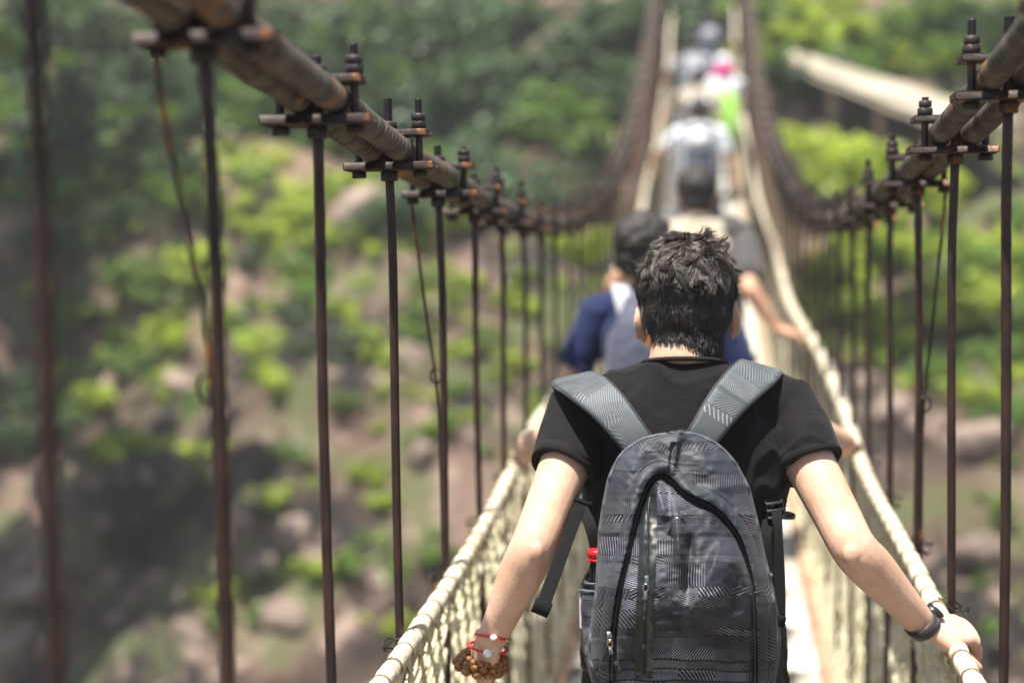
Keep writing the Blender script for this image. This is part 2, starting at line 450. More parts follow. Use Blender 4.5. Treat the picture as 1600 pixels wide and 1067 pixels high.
M['strap'] = pack_fabric('hatched_strap_nylon', (0.035, 0.040, 0.045), (0.36, 0.40, 0.43), rowh=0.03, freq=260)
M['packplain'] = cloth('plain_black_nylon', (0.03, 0.031, 0.035), 0.5, 0.2)
M['ziptape'] = mat('rubbery_zip_tape', (0.010, 0.013, 0.012), 0.42)[0]
# ------------------------------------------------------------------ the gorge
GY = [-60, -14, -5, -2, 2, 9, 14, 19, 23, 27, 34, 46, 70, 110]
GZ = [14, 1.5, -2.4, -5.5, -10.5, -11.5, -8.6, -4.6, -1.2, 1.7, 7.0, 17.0, 36.0, 60.0]
def ground_z(X, Y):
    X = np.asarray(X, float); Y = np.asarray(Y, float)
    yy = Y + 0.10 * X + 1.2 * np.sin(X * 0.16 + 1.0)
    z = np.interp(yy, GY, GZ)
    z = z + np.where(X > 2, sst(2, 16, X) * 2.6, 0) + 0.02 * np.clip(-X - 12, 0, 40)
    P = np.stack([X, Y, np.zeros_like(X)], -1).reshape(-1, 3)
    n = 1.0 * vn(P, 0.22, 5.1) + 0.55 * vn(P, 0.55, 9.3) + 0.28 * vn(P, 1.3, 2.2) + 0.12 * vn(P, 3.1, 7.7)
    return z + n.reshape(X.shape) * np.clip((np.hypot(X, (Y - 27) * 0.8)) / 5.0, 0.12, 1.0)
gx = np.concatenate([np.arange(-80, -22, 2.0), np.arange(-22, 20, 0.22), np.arange(20, 80.1, 2.0)])
gy = np.concatenate([np.arange(-60, -6, 2.0), np.arange(-6, 42, 0.22), np.arange(42, 110.1, 2.0)])
X, Y = np.meshgrid(gx, gy, indexing='ij')
Z = ground_z(X.ravel(), Y.ravel())
V = np.stack([X.ravel(), Y.ravel(), Z], 1)
nx, ny = X.shape
i = np.arange(nx - 1)[:, None] * ny; j = np.arange(ny - 1)[None]
Fq = np.stack([i + j, i + ny + j, i + ny + j + 1, i + j + 1], 2).reshape(-1, 4)
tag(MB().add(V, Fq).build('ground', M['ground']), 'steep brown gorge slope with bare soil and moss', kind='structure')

def on_slope(px, py, d0=6.0):
    """where the view through that spot of the photograph meets the slope"""
    o = at(px, py, 1.0); ds = np.arange(d0, 75, 0.15)
    P = o[None] * ds[:, None]
    g = ground_z(P[:, 0], P[:, 1])
    k = np.argmax(P[:, 2] < g)
    return P[k], ds[k]

# shrubs: leaf clumps, a few shared meshes
def leaf_mesh(n, size, seed, flat=0.75, clumps=24, long=1.0):
    r = np.random.default_rng(seed)
    cc = r.normal(size=(clumps, 3)); cc /= np.linalg.norm(cc, axis=1)[:, None]
    cc *= r.uniform(0.3, 1.15, (clumps, 1)); cc[:, 2] = np.abs(cc[:, 2]) * flat
    cr = r.uniform(0.12, 0.34, clumps)
    k = r.integers(0, clumps, n)
    d = r.normal(size=(n, 3)); d /= np.linalg.norm(d, axis=1)[:, None]
    P = cc[k] + d * (cr[k] * r.uniform(0.55, 1.05, n) ** 0.5)[:, None]
    P[:, 2] = np.maximum(P[:, 2], -0.08)
    a = r.normal(size=(n, 3)); a /= np.linalg.norm(a, axis=1)[:, None]
    nrm = d + r.normal(size=(n, 3)) * 0.6 + [0, 0, 0.5]
    a -= nrm * (np.sum(a * nrm, 1) / np.sum(nrm * nrm, 1))[:, None]; a /= np.linalg.norm(a, axis=1)[:, None]
    b = np.cross(nrm, a); b /= np.linalg.norm(b, axis=1)[:, None]
    L = size * r.uniform(0.6, 1.4, n)[:, None]
    q = np.stack([P - a * L * long, P - b * L * 0.45 + d * L * 0.2, P + a * L * long, P + b * L * 0.45 + d * L * 0.2], 1).reshape(-1, 3)
    f = np.arange(4 * n).reshape(-1, 4)
    tone = np.clip(np.repeat(r.uniform(0, 1, n) * 0.7 + r.uniform(-0.1, 0.4, clumps)[k], 4), 0, 1)
    return q, f, tone
LEAFME = {}
for ci, (c, mt) in enumerate([('lime', M['lime']), ('mid', M['mid']), ('dark', M['darkleaf']), ('haze', M['hazeleaf'])]):
    for k in range(3):
        q, f, tone = leaf_mesh(1700, 0.085, ci * 10 + k, flat=0.8 + 0.2 * (k == 1))
        o = MB().add(q, f, tone=tone).build('shrub', mt, smooth=False)
        LEAFME[(c, k)] = o.data; bpy.data.objects.remove(o)
q, f, tone = leaf_mesh(1500, 0.16, 99, flat=0.5, clumps=10, long=1.6)
o = MB().add(q, f, tone=tone).build('tuft', M['lime'], smooth=False); LEAFME[('tuft', 0)] = o.data; bpy.data.objects.remove(o)

def shrub(P, s, c, label, group, name='shrub', cat='shrub', k=None, zs=None):
    k = int(rng.integers(0, 3)) if k is None else k
    o = obj(name, LEAFME[(c, k)], None)
    o.location = P; o.scale = (s * rng.uniform(0.85, 1.2), s * rng.uniform(0.85, 1.2), s * (zs or rng.uniform(0.6, 1.0)))
    o.rotation_euler = (rng.uniform(-0.2, 0.2), rng.uniform(-0.2, 0.2), rng.uniform(0, 6.28))
    tag(o, label, cat, group)
    return o
def px_shrub(px, py, rpx, c, label=None, group=None, **kw):
    P, d = on_slope(px, py + rpx * 0.5)
    return shrub(P, rpx / F * d * 1.05, c, label, group, **kw)

# the ones the picture singles out
special = [
 (240, 680, 75, 'tuft', 'lime grass tuft crowning the dark rock outcrop at lower left', 'tuft', 'grass tuft', 0),
 (375, 245, 60, 'lime', 'bright yellow-green bush behind the thick leftmost pair of hangers', 'shrub', 'shrub', 0),
 (455, 300, 75, 'lime', 'pale lime bush right of the fourth hanger just under the clamped cables', 'shrub', 'shrub', 1),
 (540, 268, 50, 'lime', 'small pale lime bush under the second sharp clamp of the left cables', 'shrub', 'shrub', 2),
 (300, 290, 70, 'mid', 'round green bush left of the bright yellow-green bush', 'shrub', 'shrub', 1),
 (140, 470, 60, 'mid', 'green bush between the two blurred left hangers on bare soil', 'shrub', 'shrub', 2),
 (1320, 235, 85, 'lime', 'brightest lime bush in front of the dark open shelter', 'shrub', 'shrub', 0),
 (1415, 260, 70, 'lime', 'lime bush at the right foot of the sunlit shelter roof', 'shrub', 'shrub', 1),
 (1250, 195, 55, 'lime', 'lime bush close beside the far right suspension cable', 'shrub', 'shrub', 2),
 (1265, 285, 60, 'mid', 'green bush under the brightest lime bush beside the right cable', 'shrub', 'shrub', 2),
 (1520, 440, 75, 'lime', 'tall lime bush between the two rightmost hanger rods', 'shrub', 'shrub', 0),
 (1585, 380, 60, 'lime', 'lime bush cut by the right edge beyond the last hanger', 'shrub', 'shrub', 1),
 (1560, 520, 70, 'mid', 'dark green bush behind the rightmost hanger rod on the bank', 'shrub', 'shrub', 2),
 (480, 440, 60, 'mid', 'dense green bush right of the first sharp hanger rod', 'shrub', 'shrub', 0),
 (1325, 395, 65, 'lime', 'lime bush seen between close hangers left of the pale path', 'shrub', 'shrub', 1),
]
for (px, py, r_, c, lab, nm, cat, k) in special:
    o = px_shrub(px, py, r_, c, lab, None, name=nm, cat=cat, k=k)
    if 'shelter' in lab or 'right suspension' in lab:
        q = np.array(o.location) * 0.88; q[2] = max(q[2], float(ground_z(q[:1], q[1:2])[0])) - 0.12; o.location = q

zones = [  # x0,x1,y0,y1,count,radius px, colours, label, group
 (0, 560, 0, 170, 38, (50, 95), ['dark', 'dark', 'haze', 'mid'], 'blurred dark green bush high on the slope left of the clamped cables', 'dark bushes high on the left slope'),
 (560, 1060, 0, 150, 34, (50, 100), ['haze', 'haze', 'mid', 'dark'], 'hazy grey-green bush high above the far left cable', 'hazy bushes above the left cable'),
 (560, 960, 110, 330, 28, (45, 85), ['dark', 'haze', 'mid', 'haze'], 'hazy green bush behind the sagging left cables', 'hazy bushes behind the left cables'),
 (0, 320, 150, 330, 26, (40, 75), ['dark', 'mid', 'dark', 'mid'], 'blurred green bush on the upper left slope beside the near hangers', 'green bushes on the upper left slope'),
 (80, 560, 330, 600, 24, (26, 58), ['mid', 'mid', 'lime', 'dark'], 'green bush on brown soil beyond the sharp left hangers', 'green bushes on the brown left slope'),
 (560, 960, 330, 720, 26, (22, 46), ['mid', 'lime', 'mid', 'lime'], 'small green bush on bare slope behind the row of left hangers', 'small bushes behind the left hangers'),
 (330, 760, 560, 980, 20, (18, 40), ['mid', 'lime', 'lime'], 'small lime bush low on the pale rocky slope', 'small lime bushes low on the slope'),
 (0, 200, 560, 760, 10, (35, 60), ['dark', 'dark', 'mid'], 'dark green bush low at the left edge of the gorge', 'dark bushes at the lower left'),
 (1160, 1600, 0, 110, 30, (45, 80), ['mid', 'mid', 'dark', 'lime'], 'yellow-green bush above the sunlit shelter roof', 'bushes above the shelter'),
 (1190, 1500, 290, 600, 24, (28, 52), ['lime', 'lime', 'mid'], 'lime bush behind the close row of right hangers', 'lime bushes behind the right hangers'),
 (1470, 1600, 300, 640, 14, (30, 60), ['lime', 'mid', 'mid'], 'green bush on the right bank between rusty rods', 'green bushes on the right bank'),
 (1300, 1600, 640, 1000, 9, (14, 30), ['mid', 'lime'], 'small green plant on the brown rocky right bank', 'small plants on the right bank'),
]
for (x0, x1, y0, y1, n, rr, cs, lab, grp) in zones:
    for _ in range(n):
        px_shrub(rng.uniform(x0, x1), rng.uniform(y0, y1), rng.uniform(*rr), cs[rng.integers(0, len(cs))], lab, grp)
for (x0, x1, y0, y1, n, rr, lab, grp) in [(60, 620, 200, 620, 60, (16, 34), 'feathery lime grass tuft on the brown left slope', 'grass tufts on the left slope'),
     (560, 960, 320, 760, 40, (12, 26), 'feathery grass tuft behind the left hangers', 'grass tufts behind the left hangers'),
     (1200, 1600, 190, 600, 50, (14, 32), 'feathery lime grass tuft on the right bank', 'grass tufts on the right bank')]:
    for _ in range(n): px_shrub(rng.uniform(x0, x1), rng.uniform(y0, y1), rng.uniform(*rr), 'tuft', lab, grp, name='grass_tuft', cat='grass tuft', k=0, zs=1.3)
# low ground cover nobody could count
mb = MB()
for _ in range(1000):
    x = rng.uniform(-24, 16); y = rng.uniform(11, 40)
    if vn(np.array([[x, y, 0.0]]), 0.45, 3.3)[0] < 0.0 or abs(x) < 1.6: continue
    q, f, tone = leaf_mesh(120, 0.16, int(rng.integers(1e6)), 0.4, 4)
    s = rng.uniform(0.25, 0.7); z = ground_z(np.array([x]), np.array([y]))[0]
    mb.add(q * s + [x, y, z], f, tone=tone)
tag(mb.build('ground_cover', M['mid'], smooth=False), 'patchy low green weeds over the gorge slope', kind='stuff')

# trees on the skyline: tapered trunk, limbs and a leafy crown
def tree(P, h, rad, c, label, group, seed):
    r = np.random.default_rng(seed)
    e = empty('tree', P); tag(e, label, 'tree', group)
    mb = MB(); top = h * 0.8
    path = spline([[0, 0, -0.5], [0.1 * r.normal(), 0.1 * r.normal(), h * 0.3], [0.3 * r.normal(), 0.3 * r.normal(), top]], 14)
    addtube(mb, path, np.linspace(0.03 * h, 0.008 * h, 14), 9)
    for k in range(7):
        b0 = path[5 + k]; a = r.uniform(0, 6.28); L = rad * r.uniform(0.5, 0.9)
        e1 = b0 + np.array([math.cos(a) * L, math.sin(a) * L, L * 0.6])
        addtube(mb, spline([b0, (b0 + e1) / 2 + [0, 0, -0.1], e1], 8), np.linspace(0.012 * h, 0.004 * h, 8), 6)
    mb.build('trunk', M['bark'], e)
    mb = MB()
    for k in range(10):
        a = r.uniform(0, 6.28); rr_ = rad * r.uniform(0, 0.75); zz = h * r.uniform(0.42 if h < 10 else 0.74, 0.95)
        q, f, tone = leaf_mesh(420, 0.17, int(r.integers(1e6)), 0.8, 9)
        s = rad * r.uniform(0.35, 0.6)
        mb.add(q * s + [math.cos(a) * rr_, math.sin(a) * rr_, zz], f, tone=tone)
    mb.build('crown', {'mid': M['mid'], 'dark': M['darkleaf'], 'haze': M['hazeleaf'], 'lime': M['lime']}[c], e, smooth=False)
trees = [(-13, 31, 7, 2.8, 'dark', 'dark leafy tree at the top left corner of the slope'), (-9, 34, 8, 3.0, 'dark', 'dark tree on the slope above the thick leftmost hangers'),
 (-5.5, 33, 7, 2.6, 'mid', 'green tree on the slope above the second sharp cable clamp'), (-3.0, 36, 8, 3.0, 'haze', 'hazy grey-green tree left of where the far cables rise'),
 (-0.6, 33, 6.5, 2.2, 'dark', 'dark tree closing the view straight behind the last hikers'), (2.2, 34, 7, 2.4, 'mid', 'green tree above the sunlit shelter roof beside the right cable'),
 (4.8, 33, 7, 2.8, 'mid', 'yellow-green tree behind the top right clamps'), (8.0, 32, 7.5, 2.8, 'dark', 'dark tree beyond the top right corner')]
for i, (x, y, h, r_, c, lab) in enumerate(trees):
    tree((x, y, float(ground_z(np.array([x]), np.array([float(y)]))[0]) - 0.3), h, r_, c, lab, None, 300 + i)

# unseen tall trees, added to shade the left flank of the gorge
for i, (x, y, r_, top, lab) in enumerate([(-10.2, 16.5, 3.4, 9.0, 'unseen tall tree added beyond the left edge to shade the lower slope'), (-13.5, 22.0, 3.2, 11.0, 'unseen tall tree added beyond the left edge to shade the upper slope'),
                                          (-9.6, 11.0, 3.0, 7.0, 'unseen tall tree added nearest the bridge to shade the left slope')]):
    z = float(ground_z(np.array([x]), np.array([y]))[0])
    tree((x, y, z), top - z, r_, 'dark', lab, None, 500 + i)
# boulders on the slope
def boulder_mesh(seed):
    V, q, t = ellip((0, 0, 0), (1, 0.8, 0.6), 28, 18)
    V = V * (1 + 0.22 * vn(V, 1.4, seed) + 0.10 * vn(V, 3.5, seed + 9))[:, None]
    mb = MB(); mb.add(V, q); mb.f.append(t); o = mb.build('boulder', M['stone']); me = o.data; bpy.data.objects.remove(o); return me
bm_ = [boulder_mesh(s) for s in (1.3, 5.7, 9.1)]
for (px, py, r_, lab, grp) in [
    (440, 960, 34, 'large pale rock low in the gorge beside the first sharp hanger', None), (410, 885, 26, 'pale grey rock above the largest pale rock', None),
    (455, 830, 28, 'sunlit rock just left of the first sharp hanger rod', None), (300, 990, 26, 'bluish pale rock left of the thick blurred hanger at the bottom', None),
    (50, 930, 34, 'bluish grey rock in the dark lower left corner', None), (290, 605, 36, 'flat pinkish rock ledge above the lime grass tuft', None),
    (640, 560, 30, 'pinkish rock between the second and third sharp hangers', 'pinkish rocks between hangers'), (660, 700, 30, 'pinkish rock between the second and third sharp hangers', 'pinkish rocks between hangers'),
    (570, 330, 45, 'broad bare pinkish rock between the first two sharp hangers', None), (1395, 640, 30, 'brown rock beside the right handrail between hangers', None),
    (1520, 700, 45, 'long brown rock between the two rightmost hangers', None), (1530, 860, 36, 'brown rock between the rightmost hangers above the gripping hand', None)]:
    P, d = on_slope(px, py); s = r_ / F * d * 1.2
    o = obj('boulder', bm_[rng.integers(0, 3)], None); o.location = P; o.scale = (s * 1.2, s, s); o.rotation_euler = (rng.uniform(0, 0.6), rng.uniform(0, 0.6), rng.uniform(0, 6))
    tag(o, lab, 'rock', grp)

# rock outcrop under the tuft
P, d = on_slope(265, 790)
V, q, t = ellip((0, 0, 0), (1, 0.8, 1.0), 60, 40)
V = V * (1 + 0.25 * vn(V, 1.5, 3) + 0.12 * vn(V, 4, 8) + 0.05 * vn(V, 9, 1))[:, None] * np.array([0.85, 0.9, 1.0])
mb = MB(); mb.add(V + P - [0, 0, 0.25], q); mb.f.append(t)
tag(mb.build('rock_outcrop', M['ground']), 'dark brown rock outcrop at lower left under a grass tuft', 'rock')

# open shelter with a pale sloping roof on the right bank
e = empty('shelter'); tag(e, 'open hillside shelter with a long pale sloping roof and dark inside', 'shelter')
c0 = at(1226, 98, 24.6); c1 = at(1462, 196, 21.8); c2 = at(1600, 196, 22.4); c3 = at(1238, 82, 25.0)
n_ = unit(np.cross(c1 - c0, c2 - c0)); n_ = n_ if n_[2] > 0 else -n_
up = n_ * 0.05; nu, nv = 60, 14
gu = np.linspace(0, 1, nu); gv = np.linspace(0, 1, nv); U_, V_ = np.meshgrid(gu, gv, indexing='ij')
G = (c0[None, None] * (1 - U_)[..., None] + c1 * U_[..., None]) * (1 - V_)[..., None] + (c3[None, None] * (1 - U_)[..., None] + c2 * U_[..., None]) * V_[..., None]
G = G.reshape(-1, 3); wv = 0.03 * vn(G, 2.0, 1)[:, None] * n_
i = np.arange(nu - 1)[:, None] * nv; j = np.arange(nv - 1)[None]
Fq = np.stack([i + j, i + nv + j, i + nv + j + 1, i + j + 1], 2).reshape(-1, 4)
mb = MB(); mb.add(G + up + wv, Fq); mb.add(G - up + wv, Fq[:, ::-1])
bd = np.concatenate([np.arange(nu) * nv, (nu - 1) * nv + np.arange(nv), np.arange(nu)[::-1] * nv + nv - 1, np.arange(nv)[::-1]])
N_ = nu * nv; mb.f.append(np.stack([bd[:-1], bd[1:], bd[1:] + N_, bd[:-1] + N_], 1))
M['roof'] = speckled('pale_cement_roof', (0.24, 0.21, 0.16), (0.42, 0.37, 0.29), 0.8, 0.9, 0.3, 6)
M['darkwall'] = speckled('dark_brown_timber_wall', (0.035, 0.028, 0.024), (0.075, 0.06, 0.05), 1.5, 0.9, 0.4, 12)
mb.build('roof', M['roof'], e)
# back wall and posts standing under the roof
mb = MB()
wl = [(c0 * (1 - s) + c1 * s) * 0.35 + (c3 * (1 - s) + c2 * s) * 0.65 for s in np.linspace(0.02, 0.98, 12)]
for a, b_ in zip(wl[:-1], wl[1:]):
    m_ = (a + b_) / 2; d_ = b_ - a; L = np.linalg.norm(d_[:2]); xx = np.array([d_[0], d_[1], 0]) / L; yy = np.array([-xx[1], xx[0], 0])
    addbox(mb, m_ + [0, 0, -0.66], (L / 2 + 0.002, 0.06, 0.46), np.stack([xx, yy, [0, 0, 1]], 1))
mb.build('back_wall', M['darkwall'], e)
for s in (0.04, 0.35, 0.66, 0.97):
    p = c0 * (1 - s) + c1 * s
    mb = MB(); addtube(mb, [p + [0, 0, -1.3], p + [0, 0, -0.1]], 0.07, 10); mb.build('post', M['bark'], e)

# ------------------------------------------------------------------ the bridge
PX = 0.505; XL, XR = -0.539, 0.444; XC = (XL + XR) / 2
_y = np.array([-4, 0, 2.5, 3.3, 5.2, 7.5, 9.55, 12.9, 15.4, 20.5, 24, 27.5]); _z = np.array([-0.50, -0.73, -0.795, -0.815, -0.775, -0.66, -0.54, -0.25, 0.12, 1.08, 2.0, 3.1])
_pf = np.polyfit(_y, _z, 5)
def rail_z(Y, side=0):
    Y = np.asarray(Y, float); z = np.polyval(_pf, Y)
    return z + 0.014 * np.sin(Y * 1.9 + side * 1.3) * np.exp(-((Y - 6) / 5) ** 2)
def rail_x(Y, side):
    Y = np.asarray(Y, float); x = XR if side > 0 else XL
    return x - (0.028 * (1 - sst(3.6, 5.6, Y)) if side > 0 else -0.020) + 0.016 * np.sin(Y * 1.25 + side * 0.8 - 0.4) * sst(3.2, 5, Y)
def deck_z(Y): return np.polyval(_pf, np.asarray(Y, float)) - 0.97
def cable_z(Y, side=0):
    Y = np.asarray(Y, float); d = Y - 6.0
    return -0.15 + np.where(d < 0, 0.0168 + 0.0044 * side, 0.0163) * d * d + 0.027 * sst(0, 3, -d)
Y0, Y1 = -3.5, 27.0

# suspension cables, each wound with wire
HALF = 0.0255
def cable(x, label):
    seg = 16; side = 1 if x > 0 else 0
    yy = np.concatenate([np.arange(Y0, 1.1, 0.03), np.arange(1.1, 8, 0.0026), np.arange(8, Y1, 0.006)])
    P = np.stack([np.full_like(yy, x), yy, cable_z(yy, side)], 1)
    P[:, 0] += 0.0025 * np.sin(yy * 5 + x * 40); P[:, 2] += 0.002 * np.sin(yy * 7 + x * 90)
    V, Fq = tube(P, 0.0168, seg, (1, 0, 0), None)
    s = np.repeat(np.concatenate([[0], np.cumsum(np.linalg.norm(np.diff(P, axis=0), axis=1))]), seg); th = np.tile(np.arange(seg) / seg, len(yy))
    nearw = np.repeat(sst(1.1, 1.25, yy), seg)
    ph = (s / 0.028 + th * 1.0) * np.pi
    dr = 0.0100 * (np.abs(np.sin(ph)) - 0.5) * nearw + 0.0007 * vn(V, 60, 2)
    C = np.repeat(P, seg, 0); D = V - C; V = C + D * (1 + dr / 0.0168)[:, None]
    tag(MB().add(V, Fq).build('suspension_cable', M['cable']), label, 'cable', 'wire-wound suspension cables')
cable(XL - HALF, 'outer of the two wire-wound suspension cables on the left side')
cable(XL + HALF, 'inner of the two wire-wound suspension cables on the left side')
cable(XR - HALF, 'inner of the two wire-wound suspension cables on the right side')
cable(XR + HALF, 'outer of the two wire-wound suspension cables on the right side')

# hangers: clamp of two plates, two bolts and the long rod
def thread(mb, x, z0, z1, r):
    n = max(8, int((z1 - z0) / 0.0011)); zz = np.linspace(z0, z1, n)
    rr_ = r * (1 + 0.07 * np.where(np.arange(n) % 2, 1, -1))
    addtube(mb, np.stack([np.full(n, x), np.zeros(n), zz], 1), rr_, 12, cap='flat')
def nut(mb, x, z0, h, r, a0=0.0):
    th = np.arange(6) * np.pi / 3 + a0
    ring = [(0.88, 0), (1.0, 0.12), (1.0, 0.88), (0.86, 1.0)]
    V = np.array([[x + r * k * math.cos(t_), r * k * math.sin(t_), z0 + h * q_] for k, q_ in ring for t_ in th])
    f = [[a * 6 + b_, a * 6 + (b_ + 1) % 6, a * 6 + 6 + (b_ + 1) % 6, a * 6 + 6 + b_] for a in range(3) for b_ in range(6)]
    base = mb.n; mb.add(V, f); mb.f.append(np.array([[0, 5, 4, 3], [0, 3, 2, 1], [18, 19, 20, 21], [18, 21, 22, 23]]) + base)
def make_hanger(v):
    e = empty('hanger')
    up_, lo_ = 0.021, -0.0215
    mb = MB(); addbox(mb, (0.012 * (v - 1) * 0.4, 0, up_ + 0.0065), (0.071, 0.021, 0.0063), bev=0.002)
    V = mb.v[0]; mb.build('upper_plate', M['rust'], e, smooth=False)
    mb = MB(); addbox(mb, (0.003 * v, 0, lo_ - 0.0070), (0.079, 0.023, 0.0070), bev=0.0022); mb.build('lower_plate', M['rust'], e, smooth=False)
    for sx in (-1, 1):
        mb = MB(); thread(mb, sx * 0.0535, lo_ - 0.012, up_ + 0.046 + 0.009 * ((v + (sx > 0)) % 3), 0.0062)
        b_ = mb.build('bolt', M['nut'], e)
        for z_, h_, r__, a_ in ((up_ + 0.0135, 0.0135, 0.0135, v), (up_ + 0.0278, 0.012, 0.0130, v + 0.5), (lo_ - 0.0262, 0.0115, 0.0130, v * 2)):
            mb = MB(); nut(mb, sx * 0.0535, z_, h_, r__, a_); mb.build('nut', M['nut'], b_, smooth=False)
    mb = MB(); thread(mb, 0, lo_ - 0.02, up_ + 0.040 + 0.022 * (v == 1) + 0.004 * v, 0.0078); st = mb.build('stud', M['nut'], e)
    for z_, h_ in ((up_ + 0.0135, 0.014), (lo_ - 0.0320, 0.0175)):
        mb = MB(); nut(mb, 0, z_, h_, 0.0155, v + z_ * 9); mb.build('nut', M['nut'], st, smooth=False)
    n = 40; zz = np.linspace(0, -1, n); Pp = np.stack([0.0035 * np.sin(zz * 7 + v), 0.003 * np.cos(zz * 5 + v), zz], 1)
    Pp[:, :2] *= np.minimum(1, -zz * 12)[:, None]
    mb = MB(); addtube(mb, Pp, 0.0079, 14, cap='flat'); r_ = mb.build('rod', M['rod'], e); r_.location = (0, 0, -0.05)
    mb = MB()
    for q_ in range(3):
        th = np.linspace(0, 2 * np.pi * 1.02, 26); Rr = 0.021 + 0.004 * q_
        addtube(mb, np.stack([Rr * np.cos(th) - 0.006, Rr * 0.8 * np.sin(th), 0.012 * (q_ - 1) + 0.006 * np.sin(th * (q_ + 1)) + 0.01 * np.cos(th)], 1), 0.0016, 6)
    mb.build('tie_wire', M['rust'], e)
    return e
protos = [make_hanger(v) for v in range(3)]
index_kids()
def far_mesh():
    mb = MB()
    addbox(mb, (0, 0, 0.0275), (0.071, 0.021, 0.0063), bev=0.002); addbox(mb, (0, 0, -0.0285), (0.079, 0.023, 0.0070), bev=0.002)
    for x_, z1_, r_ in ((-0.0535, 0.075, 0.0062), (0.0535, 0.072, 0.0062), (0, 0.072, 0.0078)):
        addtube(mb, [(x_, 0, -0.04), (x_, 0, z1_)], r_, 8, cap='flat'); nut(mb, x_, 0.034, 0.026, 0.0135, x_ * 9)
    addtube(mb, [(0, 0, -2.45), (0, 0, -0.03)], 0.0079, 8, cap='flat')
    o = mb.build('hanger', M['rust'], smooth=False); me = o.data; bpy.data.objects.remove(o); return me
FARH = far_mesh()
ORD = ['first', 'second', 'third', 'fourth', 'fifth', 'sixth', 'seventh', 'eighth', 'ninth', 'tenth', 'eleventh', 'twelfth', 'thirteenth', 'fourteenth', 'fifteenth']
used = set()
def place_hanger(side, y, k, v):
    if k >= 18:
        e = obj('hanger', FARH, None); sd = 1 if side > 0 else 0; e.location = (XR if side > 0 else XL, y, float(cable_z(y, sd))); e.rotation_euler = (0, 0, rng.uniform(-0.06, 0.06)); return e
    e = protos[v]
    if v in used: e = copy_tree(protos[v])
    used.add(v)
    x = (XR if side > 0 else XL)
    sd = 1 if side > 0 else 0; cz = float(cable_z(y, sd)); bz = float(deck_z(y)) - 0.10
    sl = math.atan(float(cable_z(y + 0.01, sd) - cable_z(y - 0.01, sd)) / 0.02)
    e.location = (x, y, cz); e.rotation_euler = (0, rng.uniform(-0.005, 0.005), rng.uniform(-0.06, 0.06) + (math.pi if side > 0 else 0))
    kids = [o for o in sc.objects if o.parent == e] if True else []
    sgn = -1 if side > 0 else 1
    for c_ in kids:
        nm = c_.name.split('.')[0]
        if nm == 'rod': c_.scale = (1, 1, (cz - 0.05 - bz))
        elif nm == 'tie_wire':
            c_.location = (0, 0, float(rail_z(y, side)) - cz - 0.01)
        elif nm in ('upper_plate', 'lower_plate'): c_.rotation_euler = (sl * sgn * 0.5, 0, 0)
    return e
def stay(e, side, y, mid, drop):
    """thin wire from the outer bolt down to the rod"""
    s = -1
    P = spline([[s * 0.056, 0, -0.035], [s * 0.052, 0.004, -0.10], [s * 0.030, 0.010, -drop * 0.6], [s * 0.011, 0.010, -drop], [s * 0.0105, 0.009, -drop - 0.5]], 50)
    mb = MB(); addtube(mb, P, 0.0034, 7); th = np.linspace(0, 6.3, 20)
    addtube(mb, np.stack([s * 0.016 + 0.011 * np.cos(th), 0.012 + 0 * th, -drop * mid + 0.016 * np.sin(th)], 1), 0.0028, 6)
    mb.build('stay_wire', M['rust'], e)
wherel = {2: 'thickest and most blurred hanger rod at the left edge', 3: 'blurred hanger with a thin stay wire and looped end left of the sharp rods',
          4: 'first sharp hanger rod, hung from the wide rusty clamp at upper left', 5: 'second sharp hanger rod, its clamp with two tall studs',
          6: 'hanger rod with a thin stay wire, left of the pale hand on the rail'}
wherer = {4: 'hanger rod nearest the right edge, under the highest clamp', 5: 'hanger rod just above the hand gripping the right rail', 6: 'right hanger rod with a thin stay wire and rusty loop'}
ks = list(range(-4, 52))
for k in ks:
    y = k * PX + 0.19 + (0.055 if k == 2 else 0)
    if y > 26.5: break
    e = place_hanger(-1, y, k, (k + 2) % 3)
    if k in wherel: lab, g = wherel[k], 'hangers under the left cables'
    elif k < 2: continue_ = True; lab, g = 'rusty hanger under the left cables beside the camera', 'hangers under the left cables'
    elif k < 18: lab, g = f'slim rusty hanger, {ORD[k - 4]} sharp-to-blurred rod counting from the wide upper-left clamp', 'hangers under the left cables'
    else: lab, g = 'far blurred hanger under the rising end of the left cables', 'hangers under the left cables'
    tag(e, lab, 'hanger', g)
    if k == 3: stay(e, -1, y, 1.0, 0.41)
    if k == 6: stay(e, -1, y, 0.8, 0.50)
for k in ks:
    y = (k + 0.75) * PX + 0.06
    if y > 26.5: break
    e = place_hanger(1, y, k, (k + 3) % 3)
    if k in wherer: lab, g = wherer[k], 'hangers under the right cables'
    elif k < 4: lab, g = 'rusty hanger under the right cables beside the camera', 'hangers under the right cables'
    elif k < 18: lab, g = f'slim rusty hanger, {ORD[k - 4]} rod counting inward from the right edge', 'hangers under the right cables'
    else: lab, g = 'far blurred hanger under the rising end of the right cables', 'hangers under the right cables'
    tag(e, lab, 'hanger', g)
    if k == 6: stay(e, 1, y, 0.9, 0.55)

